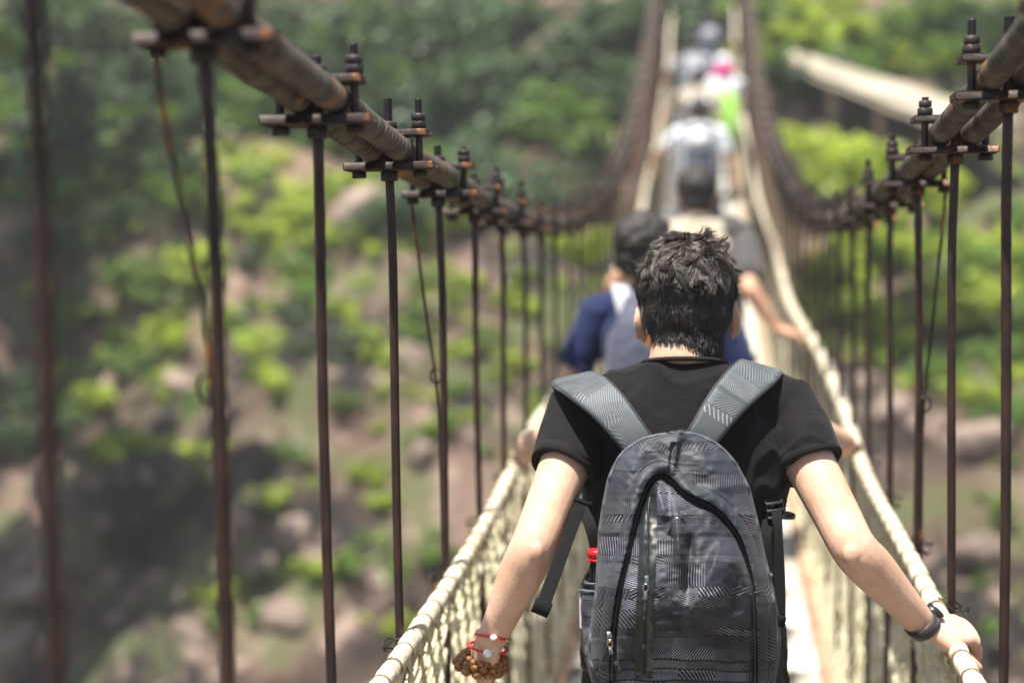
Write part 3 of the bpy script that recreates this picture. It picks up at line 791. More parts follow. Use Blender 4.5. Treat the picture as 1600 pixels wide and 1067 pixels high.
# handrails: padded cream rope lashed every ten centimetres
def handrail(side, label):
    yy = np.concatenate([np.arange(Y0, 1.5, 0.03), np.arange(1.5, 7, 0.006), np.arange(7, Y1, 0.02)])
    P = np.stack([rail_x(yy, side), yy, rail_z(yy, side)], 1)
    ph = (yy / 0.098); bul = np.abs(np.sin(np.pi * ph)) ** 0.35
    r = 0.0125 + 0.0052 * bul
    r = r * (1 + 0.06 * vn(np.stack([yy * 0, yy, yy * 0], 1), 9, side))
    r = r * (1 + 0.35 * sst(3.6, 6, yy))
    V, Fq = tube(P, r, 18, (1, 0, 0), None)
    C = np.repeat(P, 18, 0); D = V - C
    V = C + D * (1 + 0.05 * vn(V, 70, 3) + 0.04 * vn(V, 160, 5))[:, None]
    e = MB().add(V, Fq).build('handrail', M['rail'])
    tag(e, label, 'handrail', 'lashed rope handrails')
    mb = MB(); ys = np.arange(math.ceil(1.0 / 0.098) * 0.098, 14, 0.098)
    for y in ys:
        c = np.array([float(rail_x(y, side)), y, float(rail_z(y, side))]); th = np.linspace(0, 4 * np.pi, 34)
        rr_ = (0.0150 + rng.uniform(0, 0.001)) * (1 + 0.35 * float(sst(3.6, 6, y)))
        tl = rng.uniform(-0.15, 0.15)
        Q = np.stack([rr_ * np.cos(th), 0.0045 * (th / 6.28 - 1) + tl * rr_ * np.cos(th), rr_ * np.sin(th)], 1) + c
        tail = spline([Q[-1], c + [side * -0.0, 0.008, -0.02], c + [-side * 0.004, 0.02, -0.045]], 6)[1:]
        addtube(mb, np.vstack([Q, tail]), 0.0017, 5)
    tag(mb.build('lashing', M['lash'], e), kind='stuff')
    return e
handrail(-1, 'cream rope handrail on the left, wrapped with brown lashings')
handrail(1, 'cream rope handrail on the right, gripped by the hiker in black')

# knotted rope netting between rail and deck
def net(side, label):
    w_, h_ = 0.052, 0.045; NR = 22
    ys = np.arange(0.8, 26.4, w_); nc = len(ys)
    I, J = np.meshgrid(np.arange(nc), np.arange(NR + 1), indexing='ij')
    t_ = J / NR; y_ = ys[I]
    x0 = rail_x(y_, side); x1 = XC + side * 0.475
    xx = x0 * (1 - t_) + x1 * t_ + side * 0.045 * np.sin(np.pi * t_)
    zt = rail_z(y_, side) - 0.012; zb = deck_z(y_) + 0.02
    zz = zt * (1 - t_) + zb * t_
    P = np.stack([xx, y_, zz], -1)
    P = P + 0.006 * vn3(P.reshape(-1, 3), 30, side).reshape(P.shape)
    I1, J1 = np.where((np.add.outer(np.arange(nc), np.arange(NR + 1)) % 2) == 0)
    segs = []
    for dj in (1, -1):
        ok = (I1 + 1 < nc) & (J1 + dj >= 0) & (J1 + dj <= NR)
        segs.append((P[I1[ok], J1[ok]], P[I1[ok] + 1, J1[ok] + dj]))
    A = np.concatenate([s[0] for s in segs]); B = np.concatenate([s[1] for s in segs])
    nA = np.array([1.0, 0, 0]); d = B - A; d /= np.linalg.norm(d, axis=1)[:, None]
    u = np.cross(d, nA); u /= np.linalg.norm(u, axis=1)[:, None]; v_ = np.cross(d, u)
    n = len(A); rings = []
    sagv = rng.normal(size=(n, 3)) * 0.002
    for s_, rr_ in ((0, 0.0042), (0.5, 0.0056), (1, 0.0042)):
        C = A * (1 - s_) + B * s_ + sagv * (s_ == 0.5)
        for a in np.arange(5) * 2 * np.pi / 5: rings.append(C + rr_ * (math.cos(a) * u + math.sin(a) * v_))
    V = np.stack(rings, 1).reshape(-1, 3); f = []
    for rg in (0, 5):
        for a in range(5): f.append([rg + a, rg + (a + 1) % 5, rg + 5 + (a + 1) % 5, rg + 5 + a])
    f = (np.arange(n)[:, None, None] * 15 + np.array(f)[None]).reshape(-1, 4)
    mb = MB(); mb.add(V, f)
    K = P[I1, J1]; kk = len(K)
    oc = np.array([[1, 0, 0], [-1, 0, 0], [0, 1, 0], [0, -1, 0], [0, 0, 1.3], [0, 0, -1.3]]) * 0.0092
    tf = np.array([[0, 2, 4], [2, 1, 4], [1, 3, 4], [3, 0, 4], [2, 0, 5], [1, 2, 5], [3, 1, 5], [0, 3, 5]])
    mb.add((K[:, None] + oc[None] * rng.uniform(0.8, 1.25, (kk, 1, 1))).reshape(-1, 3), (np.arange(kk)[:, None, None] * 6 + tf[None]).reshape(-1, 3))
    tag(mb.build('side_netting', M['net']), label, 'netting', 'knotted side netting')
net(-1, 'knotted olive rope netting below the left handrail')
net(1, 'knotted olive rope netting below the right handrail')

# walkway
e = empty('footbridge_deck', (0, 0, 0)); tag(e, 'pale weathered plank walkway of the footbridge with brown edge timbers', 'walkway')
mb = MB(); y = Y0; k = 0
while y < Y1:
    L = PX - 0.012; xs = np.linspace(XC - 0.44, XC + 0.44, 8)
    for a in range(7):
        z = float(deck_z(y + L / 2)); sl = float(deck_z(y + L) - deck_z(y)) / L; an = math.atan(sl)
        rot = np.array([[1, 0, 0], [0, math.cos(an), -math.sin(an)], [0, math.sin(an), math.cos(an)]])
        addbox(mb, ((xs[a] + xs[a + 1]) / 2, y + L / 2, z - 0.013 + rng.uniform(-0.003, 0.002)), ((xs[a + 1] - xs[a]) / 2 - 0.002, L / 2 / math.cos(an), 0.012), rot, 0.003, tone=rng.uniform(0.2, 0.8) + 0.25 * math.sin(k * 2.1))
    y += PX; k += 1
mb.build('planks', M['deck'], e, smooth=False)
for s in (-1, 1):
    yy = np.arange(Y0, Y1, 0.2)
    mb = MB(); addtube(mb, np.stack([np.full_like(yy, XC + s * 0.462), yy, deck_z(yy) + 0.012], 1), 0.024, 10, power=3.0); mb.build('edge_timber', M['beam'], e)
mb = MB()
for k in ks:
    y = k * PX + 0.22
    if y < Y1: addbox(mb, (XC, y, float(deck_z(y)) - 0.075), (0.56, 0.03, 0.035), bev=0.004)
mb.build('cross_beams', M['beam'], e, smooth=False)

# far portal the cables climb to
e = empty('bridge_portal', (XC, 27.2, float(deck_z(27)))); tag(e, 'tall timber portal at the far end of the footbridge', 'bridge portal')
for s in (-1, 1):
    mb = MB(); addtube(mb, [(s * 0.62, 0, -1.6), (s * 0.60, 0, 4.9)], 0.09, 12); mb.build('post', M['bark'], e)
mb = MB(); addtube(mb, [(-0.85, 0, 4.75), (0.85, 0, 4.75)], 0.08, 12, (0, 0, 1)); mb.build('crossbar', M['bark'], e)
# ------------------------------------------------------------------ people
def rotm(pitch, yaw, roll=0.0):
    cx, sx = math.cos(pitch), math.sin(pitch); cz, sz = math.cos(yaw), math.sin(yaw); cr, sr = math.cos(roll), math.sin(roll)
    return np.array([[cz, -sz, 0], [sz, cz, 0], [0, 0, 1]]) @ np.array([[1, 0, 0], [0, cx, -sx], [0, sx, cx]]) @ np.array([[cr, 0, sr], [0, 1, 0], [-sr, 0, cr]])

def add_head(mb, c, s, Rm, fine=False):
    T = lambda p: c + Rm @ (np.asarray(p, float) * s)
    nu, nv = (36, 24) if fine else (20, 14)
    addell(mb, T((0, -0.008, 0.026)), np.array([0.075, 0.094, 0.086]) * s, nu, nv, Rm)
    addell(mb, T((0, -0.020, -0.012)), np.array([0.070, 0.074, 0.075]) * s, nu, nv, Rm)
    addell(mb, T((0, 0.030, -0.040)), np.array([0.060, 0.062, 0.078]) * s, nu, nv, Rm)
    addell(mb, T((0, 0.066, -0.098)), np.array([0.024, 0.020, 0.018]) * s, 14, 10, Rm)      # chin
    addell(mb, T((0, 0.078, 0.018)), np.array([0.050, 0.014, 0.010]) * s, 14, 10, Rm)       # brow
    addtube(mb, [T((0, 0.084, 0.008)), T((0, 0.098, -0.016)), T((0, 0.106, -0.034))], np.array([0.008, 0.010, 0.014]) * s, 10)   # nose
    addell(mb, T((0, 0.088, -0.060)), np.array([0.024, 0.009, 0.005]) * s, 12, 8, Rm)       # lips
    addell(mb, T((0, 0.086, -0.069)), np.array([0.020, 0.009, 0.006]) * s, 12, 8, Rm)
    for k in (-1, 1):
        addell(mb, T((k * 0.040, 0.062, -0.028)), np.array([0.020, 0.018, 0.018]) * s, 12, 8, Rm)   # cheek
        Er = Rm @ rotm(0.18, k * 0.30, -k * 0.10)
        addell(mb, T((k * 0.0785, -0.004, -0.030)), np.array([0.006, 0.015, 0.029]) * s, 14, 12, Er)
        th = np.linspace(-0.5, 4.3, 22)
        ring = np.stack([np.zeros(22), -0.018 * np.cos(th - 1.2), 0.030 * np.sin(th)], 1)
        ring = np.stack([0.007 * k * np.ones(22), -np.abs(0.016 * np.sin(np.linspace(0.1, 3.0, 22))), np.linspace(0.030, -0.028, 22)], 1)
        pts = [c + Rm @ (np.array([k * 0.0785, -0.002, -0.030]) * s) + Er @ (p * s) for p in ring]
        addtube(mb, pts, 0.0040 * s, 8, (1, 0, 0))                                            # helix
        addell(mb, T((k * 0.077, 0.004, -0.056)), np.array([0.006, 0.009, 0.011]) * s, 10, 8, Rm)   # lobe

def add_hand(mb, W, d, n, side, s=1.0, curl=(0.5, 0.6, 0.4), spread=0.1, thumb=(0.6, 0.5), fine=True):
    """W wrist, d towards the fingers, n out of the back of the hand; side +1: thumb on the cross(d,n) side"""
    d = unit(d); n = unit(n - d * np.dot(n, d)); t = np.cross(d, n) * side
    seg = 14 if fine else 9
    P = [W - d * 0.004, W + d * 0.025 * s, W + d * 0.055 * s + n * 0.002, W + d * 0.088 * s]
    addtube(mb, P, np.array([[0.026, 0.019], [0.033, 0.018], [0.041, 0.016], [0.040, 0.0125]]) * s, seg + 4, t)
    for k, (off, L) in enumerate([(0.030, 0.074), (0.0105, 0.082), (-0.0095, 0.077), (-0.029, 0.060)]):
        b = W + d * (0.082 - 0.004 * abs(k - 1)) * s + t * off * s + n * 0.003
        dd = unit(d + t * (off * spread * 20)); a = 0.0; Q = [b - dd * 0.012 * s, b]
        for q, fr in enumerate((0.45, 0.30, 0.25)):
            a += curl[q] * (1 + 0.06 * k)
            Q.append(Q[-1] + (dd * math.cos(a) - n * math.sin(a)) * L * fr * s)
        r = np.array([0.0095, 0.0098, 0.0088, 0.0080, 0.0070]) * s * (1 if k < 3 else 0.88)
        m_ = 18; addtube(mb, spline(Q, m_), spline(r, m_)[:, 0], seg - 4, t)
    b = W + d * 0.022 * s + t * 0.026 * s - n * 0.004
    d1 = unit(d * math.cos(thumb[0]) + t * math.sin(thumb[0]) - n * 0.25); d2 = unit(d1 + d * thumb[1] - n * 0.35)
    Q = [b - d1 * 0.01 * s, b + d1 * 0.022 * s, b + d1 * 0.048 * s, b + d1 * 0.048 * s + d2 * 0.030 * s]
    addtube(mb, spline(Q, 14), spline(np.array([0.014, 0.0135, 0.0110, 0.0085]) * s, 14)[:, 0], seg - 2, n)

def add_arm(mb, S, E, W, s=1.0, ru=0.047, bend=None):
    S, E, W = map(np.asarray, (S, E, W))
    a = unit(E - S); b = unit(W - E)
    P = [S, S * 0.65 + E * 0.35, S * 0.25 + E * 0.75, E, E * 0.72 + W * 0.28, E * 0.35 + W * 0.65, W]
    r = np.array([ru * 1.10, ru * 0.97, ru * 0.87, ru * 0.83, ru * 0.83, ru * 0.67, ru * 0.55]) * s
    m_ = 40; rr_ = spline(r, m_); wv = np.linspace(0, 1, m_)[:, None]
    rad = np.concatenate([rr_, rr_ * (1 - 0.18 * sst(0.8, 1, wv))], 1)
    addtube(mb, spline(P, m_), rad, 20, unit(np.cross(a, [0, 1, 0.2]) + 1e-3))

def person(label, origin, H, arms, shirt, hairm, skinm='skin', vox=0.009, pant='jeans', shirtcol=None, head=(0.1, 0.0, 0.0), stride=0.12, cuff=0.55,
           fine=False, hc=None, hem=0.86, group=None, headoff=(0, 0, 0), hairscale=1.0, cap=None, sleeves=True):
    O = np.asarray(origin, float); s = H / 1.71
    e = empty('person', O); tag(e, label, 'person', group)
    L = lambda p: np.asarray(p, float) - O
    hcen = (np.array([0, 0.025, 1.597]) * s + np.asarray(headoff, float)) if hc is None else L(hc)
    Rm = rotm(-head[0], head[1], head[2])
    mb = MB()
    tz = np.array([0.86, 0.95, 1.05, 1.18, 1.30, 1.38, 1.43, 1.475]) * s
    tr = np.array([[0.160, 0.105], [0.158, 0.108], [0.138, 0.095], [0.150, 0.105], [0.166, 0.115], [0.160, 0.100], [0.115, 0.080], [0.066, 0.062]]) * s
    ty = np.array([0, -0.005, 0.0, 0.0, 0.0, -0.005, -0.008, -0.005]) * s
    m_ = 40
    P = spline(np.stack([0 * tz, ty, tz], 1), m_); rr_ = spline(tr, m_)
    addtube(mb, P, rr_, 32, (1, 0, 0), power=2.3)
    nk = hcen + Rm @ np.array([0, -0.012, -0.05]) * s
    addtube(mb, spline([np.array([0, -0.012, 1.42]) * s, np.array([0, -0.008, 1.50]) * s, nk], 14), np.linspace(0.062, 0.056, 14) * s, 24)
    for k in (-1, 1):
        S = arms[k][0] if arms[k][0] is not None else O + np.array([k * 0.185, -0.005, 1.395]) * s
        addtube(mb, spline([np.array([k * 0.02, -0.02, 1.445]) * s, (np.array([k * 0.09, -0.015, 1.422]) * s), L(S)], 16), np.linspace(0.050, 0.050, 16) * s, 18)
        E, Wr = arms[k][1], arms[k][2]
        add_arm(mb, L(S), L(E), L(Wr), s, 0.046 if fine else 0.045)
        hd, hn, cu = arms[k][3], arms[k][4], arms[k][5]
        add_hand(mb, L(Wr), np.asarray(hd, float), np.asarray(hn, float), arms[k][6] if len(arms[k]) > 6 else 1, s, cu, fine=fine)
        f_ = stride * k
        kn = np.array([k * 0.095, 0.03 + f_ * 0.6, 0.49]) * s; an = np.array([k * 0.10, -0.03 + f_, 0.085 + (0.03 if f_ < 0 else 0)]) * s
        addtube(mb, spline([np.array([k * 0.085, 0, 0.90]) * s, (np.array([k * 0.09, 0.01, 0.70]) * s) + (kn - [0, 0, 0.49 * s]) * 0.3, kn, kn * 0.6 + an * 0.4 + [0, -0.02 * s, 0], an], 26),
                spline(np.array([0.086, 0.078, 0.056, 0.055, 0.037]) * s, 26)[:, 0], 18)
        addtube(mb, [an + np.array([0, -0.04, -0.045]) * s, an + np.array([0, 0.06, -0.05]) * s, an + np.array([0, 0.16, -0.062]) * s], np.array([[0.036, 0.034], [0.042, 0.030], [0.036, 0.018]]) * s, 14)
    add_head(mb, hcen, s, Rm, fine)
    for k in (-1, 1):
        El = L(arms[k][1]); addell(mb, El + np.array([-k * 0.006, -0.034, -0.004]) * s, np.array([0.014, 0.009, 0.018]) * s, 14, 10)
    body = remesh(mb.build('body', M[skinm], e), vox, 3 if fine else 2, 0.5)
    # eyes
    for k in (-1, 1):
        mb = MB(); addell(mb, hcen + Rm @ (np.array([k * 0.031, 0.078, 0.0]) * s), (0.012 * s,) * 3, 12, 8); mb.build('eye', M['white'], e)
    # shirt
    mb = MB(); g = 0.014 * s
    tz2 = np.array([hem, hem + 0.05, 1.05, 1.18, 1.30, 1.38, 1.43, 1.495]) * s
    tr2 = tr + g; tr2[0] += 0.012 * s; tr2[1] += 0.010 * s; tr2[2] += 0.018 * s; tr2[-1] = np.array([0.068, 0.068]) * s
    addtube(mb, spline(np.stack([0 * tz2, ty, tz2], 1), m_), spline(tr2, m_), 36, (1, 0, 0), 'flat', power=2.3)
    cuffs = []
    for k in (-1, 1):
        S = L(arms[k][0] if arms[k][0] is not None else O + np.array([k * 0.185, -0.005, 1.395]) * s); E = L(arms[k][1])
        addtube(mb, spline([np.array([k * 0.015, -0.022, 1.446]) * s, np.array([k * 0.09, -0.015, 1.425]) * s, S + [0, 0, 0.002]], 16), np.array([0.058] * 16) * s, 20)
        if sleeves:
            C = S * (1 - cuff) + E * cuff
            ax = unit(E - S)
            rc = 0.046 * s * 1.0 + 0.011 * s
            addtube(mb, spline([S - ax * 0.02, S * 0.7 + C * 0.3, S * 0.3 + C * 0.7, C], 16), np.linspace(0.064 * s, rc, 16), 24, (0, 1, 0), 'flat')
            cuffs.append((C, ax, rc))
    def wr(V, N):
        a = vn(V * [1, 1, 0.45], 14 / s, 3.0); b = vn(V @ rotm(0.5, 0.7, 0.3), 30 / s, 8.0)
        fold = (1 - np.abs(vn(V * [1, 1, 0.55] + 0.02 * vn3(V, 20, 2), 19 / s, 6.0))) ** 4
        return 0.0028 * a + 0.0014 * b + 0.0050 * fold
    shirt_o = remesh(mb.build('shirt', M[shirt], e), 0.0045 if fine else vox, 4 if fine else 2, 0.5, wr)
    for C, ax, rc in cuffs:
        mb = MB(); hgt = 0.0095 if fine else 0.010
        a1 = unit(np.cross(ax, [0, 1, 0])); b1 = np.cross(ax, a1)
        th = np.linspace(0, 2 * np.pi, 49)[:-1]
        prof = [(-0.004, -hgt), (0.0020, -hgt), (0.0024, 0), (0.0018, hgt), (0.0, hgt + 0.0006), (-0.006, hgt), (-0.008, 0), (-0.008, -hgt * 0.8)]
        Vc = []
        for t_ in th:
            w_ = 0.0012 * math.sin(3 * t_ + C[0] * 30)
            for pr, pz in prof: Vc.append(C + (a1 * math.cos(t_) + b1 * math.sin(t_)) * (rc + pr + w_) + ax * (pz - 0.004 + 0.003 * math.sin(2 * t_)))
        f = [[i * 8 + j, ((i + 1) % 48) * 8 + j, ((i + 1) % 48) * 8 + (j + 1) % 8, i * 8 + (j + 1) % 8] for i in range(48) for j in range(8)]
        mb.add(Vc, f); fix_normals(mb.build('cuff', M['cuff'] if shirt == 'black_tee' else M[shirt], e))
    # collar
    mb = MB(); th = np.linspace(0, 2 * np.pi, 60)
    addtube(mb, np.stack([0.0665 * s * np.cos(th), 0.067 * s * np.sin(th) - 0.008 * s, 1.492 * s - 0.014 * s * np.sin(th)], 1), np.array([[0.004, 0.008]] * 60) * s, 10, (0, 0, 1)); mb.build('collar', M['cuff'] if shirt == 'black_tee' else M[shirt], e)
    # trousers and shoes
    mb = MB()
    addtube(mb, [np.array([0, 0, 0.80]) * s, np.array([0, 0, 0.97]) * s], np.array([[0.168, 0.115], [0.160, 0.110]]) * s, 28, (1, 0, 0))
    for k in (-1, 1):
        f_ = stride * k
        kn = np.array([k * 0.095, 0.03 + f_ * 0.6, 0.49]) * s; an = np.array([k * 0.10, -0.03 + f_, 0.085 + (0.03 if f_ < 0 else 0)]) * s
        addtube(mb, spline([np.array([k * 0.085, 0, 0.88]) * s, (np.array([k * 0.09, 0.01, 0.70]) * s) + (kn - [0, 0, 0.49 * s]) * 0.3, kn, kn * 0.6 + an * 0.4 + [0, -0.02 * s, 0], an + [0, 0, 0.03]], 26),
                spline(np.array([0.100, 0.092, 0.072, 0.070, 0.058]) * s, 26)[:, 0], 20, cap='flat')
    remesh(mb.build('trousers', M[pant], e), max(vox, 0.008), 2, 0.5, wr)
    for k in (-1, 1):
        f_ = stride * k; an = np.array([k * 0.10, -0.03 + f_, 0.085 + (0.03 if f_ < 0 else 0)]) * s
        mb = MB(); addtube(mb, spline([an + np.array([0, -0.05, -0.042]) * s, an + np.array([0, 0.06, -0.048]) * s, an + np.array([0, 0.17, -0.058]) * s], 10), np.linspace(0.045, 0.038, 10)[:, None] * s * np.array([[1, 0.85]]), 16)
        addtube(mb, [an + np.array([0, -0.03, -0.03]) * s, an + np.array([0, -0.01, 0.03]) * s], 0.047 * s, 14); mb.build('shoe', M['packplain'], e)
    if hairm == 'cap_only' or fine: return e, hcen, Rm, shirt_o, body
    # hair as one tousled volume
    mb = MB()
    addell(mb, hcen + Rm @ (np.array([0, -0.022, 0.030]) * s), np.array([0.088, 0.096, 0.092]) * s * hairscale, 26, 18, Rm)
    addell(mb, hcen + Rm @ (np.array([0, -0.048, -0.030]) * s), np.array([0.070, 0.058, 0.062]) * s * hairscale, 26, 18, Rm)
    addell(mb, hcen + Rm @ (np.array([0, 0.050, 0.072]) * s), np.array([0.062, 0.045, 0.035]) * s, 20, 14, Rm)
    remesh(mb.build('hair', M[hairm], e), 0.006, 2, 0.5, lambda V, N: 0.007 * vn(V, 60, 4) + 0.004 * vn(V, 140, 9))
    return e, hcen, Rm, shirt_o, body

UPN = (0.05, 0.0, 1.0)
# ---- the hiker in black
crown = at(1070, 367, 2.82)
OR = np.array([at(1069, 700, 2.80)[0], 2.80, crown[2] - 1.712])
OR[1] = at(1064, 700, 2.80)[1]
S_L, E_L, W_L = at(912, 652, 2.80), at(834, 852, 2.66), at(768, 998, 2.71)
S_R, E_R, W_R = at(1222, 642, 2.80), at(1334, 856, 2.64), at(1443, 977, 2.70)
H0 = 1.712
hcen0 = at(1073, 474, 2.82)
hand_tip_R = at(1519, 996, 2.715)
P1, hc_l, Rm0, shirt0, body0 = person('person in a black T-shirt with a hatched black backpack, gripping the right rope rail', OR, H0,
    {-1: (S_L, E_L, W_L, at(742, 1062, 2.78) - W_L, (-0.75, -0.65, 0.1), (0.35, 0.45, 0.3), 1),
      1: (S_R, E_R, W_R, hand_tip_R - W_R + np.array([0, 0.012, 0.006]), (0.20, -0.30, 0.95), (0.85, 0.85, 0.6), 1)},
    'black_tee', None, 'skin', vox=0.0032, pant='shorts', head=(0.16, 0.0, -0.03), fine=True, hc=hcen0, cuff=0.40, hem=0.83)
# ---- hair of the hiker in black: strands gathered in locks
def grow_hair(parent, hc, Rm, s, n, seed, length=1.0, rad=0.00055, steps=8, clumps=520):
    from mathutils.bvhtree import BVHTree
    r = np.random.default_rng(seed)
    mb = MB(); I3 = np.eye(3)
    addell(mb, (0, -0.012, 0.026), (0.0805, 0.100, 0.090), 44, 30)
    addell(mb, (0, -0.030, -0.018), (0.0745, 0.076, 0.070), 36, 24)
    addell(mb, (0, -0.046, -0.074), (0.060, 0.050, 0.066), 30, 20)
    base_o = remesh(mb.build('hair_base', M['scalp'], None), 0.0045, 4)
    me = base_o.data
    VV = np.array([tuple(v.co) for v in me.vertices])
    bv = BVHTree.FromPolygons([tuple(v) for v in VV], [tuple(p.vertices) for p in me.polygons])
    def bare(q):       # face, ears and neck stay free of hair
        x, y, z = q[..., 0], q[..., 1], q[..., 2]
        return ((y > 0.040) & (z < 0.060)) | ((z < -0.002) & (y > -0.010)) | ((np.abs(x) > 0.060) & (z < -0.030) & (y > -0.040)) | (z < -0.120 + 0.010 * np.cos(x * 60) + 0.004 * np.sin(x * 310 + 1) + 0.003 * np.sin(x * 720))
    cc = np.array([0, -0.014, 0.010])
    def roots(m):
        out = []; k = 0
        while k < m:
            d = unit(r.normal(size=3)); h = bv.ray_cast(Vector(cc + d * 0.3), Vector(-d))
            if h[0] is None: continue
            q = np.array(h[0])
            if bare(q): continue
            out.append(np.concatenate([q, np.array(h[1])])); k += 1
        o_ = np.array(out); return o_[:, :3], o_[:, 3:]
    wh = np.array([0.012, -0.055, 0.105])
    def paths(B0, N, jit):
        m = len(B0); hz = sst(-0.02, 0.075, B0[:, 2])
        away = B0 - wh; away -= N * np.sum(away * N, 1)[:, None]; away /= np.linalg.norm(away, axis=1)[:, None] + 1e-6
        swirl = np.cross(N, away)
        down = np.array([0, 0, -1.0]) + N * N[:, 2:3]; down /= np.linalg.norm(down, axis=1)[:, None] + 1e-6
        g = away * (0.9 * hz[:, None]) + swirl * 0.45 * hz[:, None] + down * (1.15 - hz[:, None] * 0.95) + N * (0.10 + 0.22 * hz * (0.7 + 0.5 * vn(B0, 45, 2)))[:, None]
        g += vn3(B0, 60, seed) * (0.22 + 0.60 * hz)[:, None]
        g /= np.linalg.norm(g, axis=1)[:, None]
        Ln = (0.017 + 0.026 * hz + 0.008 * vn(B0, 60, 5)) * length * jit
        Ln = np.where(B0[:, 2] < -0.045, Ln * 0.8, Ln)
        P = [B0 - N * 0.001]; cur = g
        for k in range(1, steps):
            nz = vn3(P[-1], 75, seed + 3) * (0.16 + 0.55 * hz[:, None])
            cur = cur + nz + down * 0.07 - N * 0.13 * hz[:, None]
            cur = cur / np.linalg.norm(cur, axis=1)[:, None]
            q = P[-1] + cur * (Ln / steps)[:, None]
            mn = 0.0012 + (0.0025 + 0.006 * hz) * (k / steps)
            for a in range(m):
                h = bv.find_nearest(Vector(q[a])); nn = np.array(h[1]); dd_ = (q[a] - np.array(h[0])) @ nn
                if dd_ < mn[a]: q[a] = q[a] + nn * (mn[a] - dd_)
            P.append(q)
        return np.stack(P, 1)
    GB, GN = roots(clumps); GP = paths(GB, GN, np.ones(clumps))
    RB, RN = roots(n); SP = paths(RB, RN, r.uniform(0.7, 1.15, n))
    near = np.empty(n, int)
    for a in range(0, n, 2000): near[a:a + 2000] = np.argmin(((RB[a:a + 2000, None] - GB[None]) ** 2).sum(2), 1)
    t_ = np.linspace(0, 1, steps)[None, :, None]
    off = SP[:, :1] - GP[near][:, :1]
    kk = (0.30 + 0.45 * sst(-0.02, 0.075, RB[:, 2]))[:, None, None]
    SP = SP * (1 - kk * t_) + (GP[near] + off * (1 - 0.7 * t_)) * kk * t_
    SP += r.normal(size=(n, 1, 3)) * 0.0014 * t_
    SP = (SP * s) @ Rm.T + hc
    T = np.gradient(SP, axis=1); T /= np.linalg.norm(T, axis=2)[..., None] + 1e-9
    A = np.cross(T, r.normal(size=(n, 1, 3))); A /= np.linalg.norm(A, axis=2)[..., None] + 1e-9
    B = np.cross(T, A)
    rd = (rad * np.array([1, 1, 1, 0.95, 0.85, 0.7, 0.5, 0.2])[None, :steps, None])
    V = np.stack([SP + rd * (math.cos(a) * A + math.sin(a) * B) for a in (0, 2.09, 4.19)], 2).reshape(-1, 3)
    f = np.array([[k * 3 + j, k * 3 + (j + 1) % 3, k * 3 + 3 + (j + 1) % 3, k * 3 + 3 + j] for k in range(steps - 1) for j in range(3)])
    f = (np.arange(n)[:, None, None] * steps * 3 + f[None]).reshape(-1, 4)
    tone = np.repeat(np.clip(r.uniform(0, 0.45, n) + 0.40 * sst(0, 0.08, RB[:, 2]), 0, 1), steps * 3)  # strands coloured lighter towards the crown, a highlight put into the colour
    mb = MB(); mb.add(V, f, tone=tone)
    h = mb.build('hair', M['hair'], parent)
    import bmesh
    bm = bmesh.new(); bm.from_mesh(me)
    bmesh.ops.delete(bm, geom=[v for v in bm.verts if bare(np.array(v.co))], context='VERTS')
    for v in bm.verts: v.co = Vector(Rm @ (np.array(v.co) * s) + hc)
    bm.to_mesh(me); bm.free(); base_o.parent = h
    return h
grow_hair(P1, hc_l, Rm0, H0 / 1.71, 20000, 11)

# ---- his backpack
def polyd(X, Y, pl):
    pl = np.asarray(pl, float); best = np.full(X.shape, 1e9)
    for a, b in zip(pl[:-1], pl[1:]):
        d = b - a; L = d @ d; t = np.clip(((X - a[0]) * d[0] + (Y - a[1]) * d[1]) / L, 0, 1)
        best = np.minimum(best, np.hypot(X - a[0] - t * d[0], Y - a[1] - t * d[1]))
    return best
oL = np.array([(676, 1060), (678, 1040), (686, 1004), (700, 982), (714, 968), (744, 953), (788, 944), (828, 938), (870, 936), (920, 933), (960, 928), (1000, 922), (1040, 924), (1060, 938), (1085, 965)], float)
oR = np.array([(676, 1066), (678, 1084), (688, 1110), (700, 1127), (720, 1146), (760, 1168), (820, 1183), (864, 1192), (896, 1200), (940, 1209), (1000, 1213), (1040, 1211), (1060, 1204), (1085, 1180)], float)
arch = [(952, 1090), (952, 1030), (954, 988), (964, 920), (978, 864), (990, 812), (1004, 770), (1014, 750), (1026, 740), (1040, 740), (1054, 750), (1066, 764), (1086, 776), (1110, 786), (1134, 806), (1158, 840), (1174, 888), (1182, 940), (1184, 1032), (1182, 1090)]
AR = spline(np.array(arch, float), 90)
aL = AR[:36]; 
def arch_in(px, py):
    # inside test by crossing count
    c = np.zeros(px.shape, bool); pl = np.vstack([AR, AR[:1]])
    for a, b in zip(pl[:-1], pl[1:]):
        if a[1] == b[1]: continue
        k = ((a[1] > py) != (b[1] > py)) & (px < (b[0] - a[0]) * (py - a[1]) / (b[1] - a[1]) + a[0]); c ^= k
    return c
def fold(px, py, a, b, w1, w2, amp):
    """soft ridge from a to b, width w1 on its left and w2 on its right"""
    a = np.array(a, float); b = np.array(b, float); d = b - a; L = np.linalg.norm(d); d /= L; n = np.array([-d[1], d[0]])
    t = ((px - a[0]) * d[0] + (py - a[1]) * d[1]) / L; s = (px - a[0]) * n[0] + (py - a[1]) * n[1]
    return amp * np.exp(-(s / np.where(s < 0, w1, w2)) ** 2) * sst(-0.15, 0.2, t) * (1 - sst(0.75, 1.15, t))
D0 = 2.605
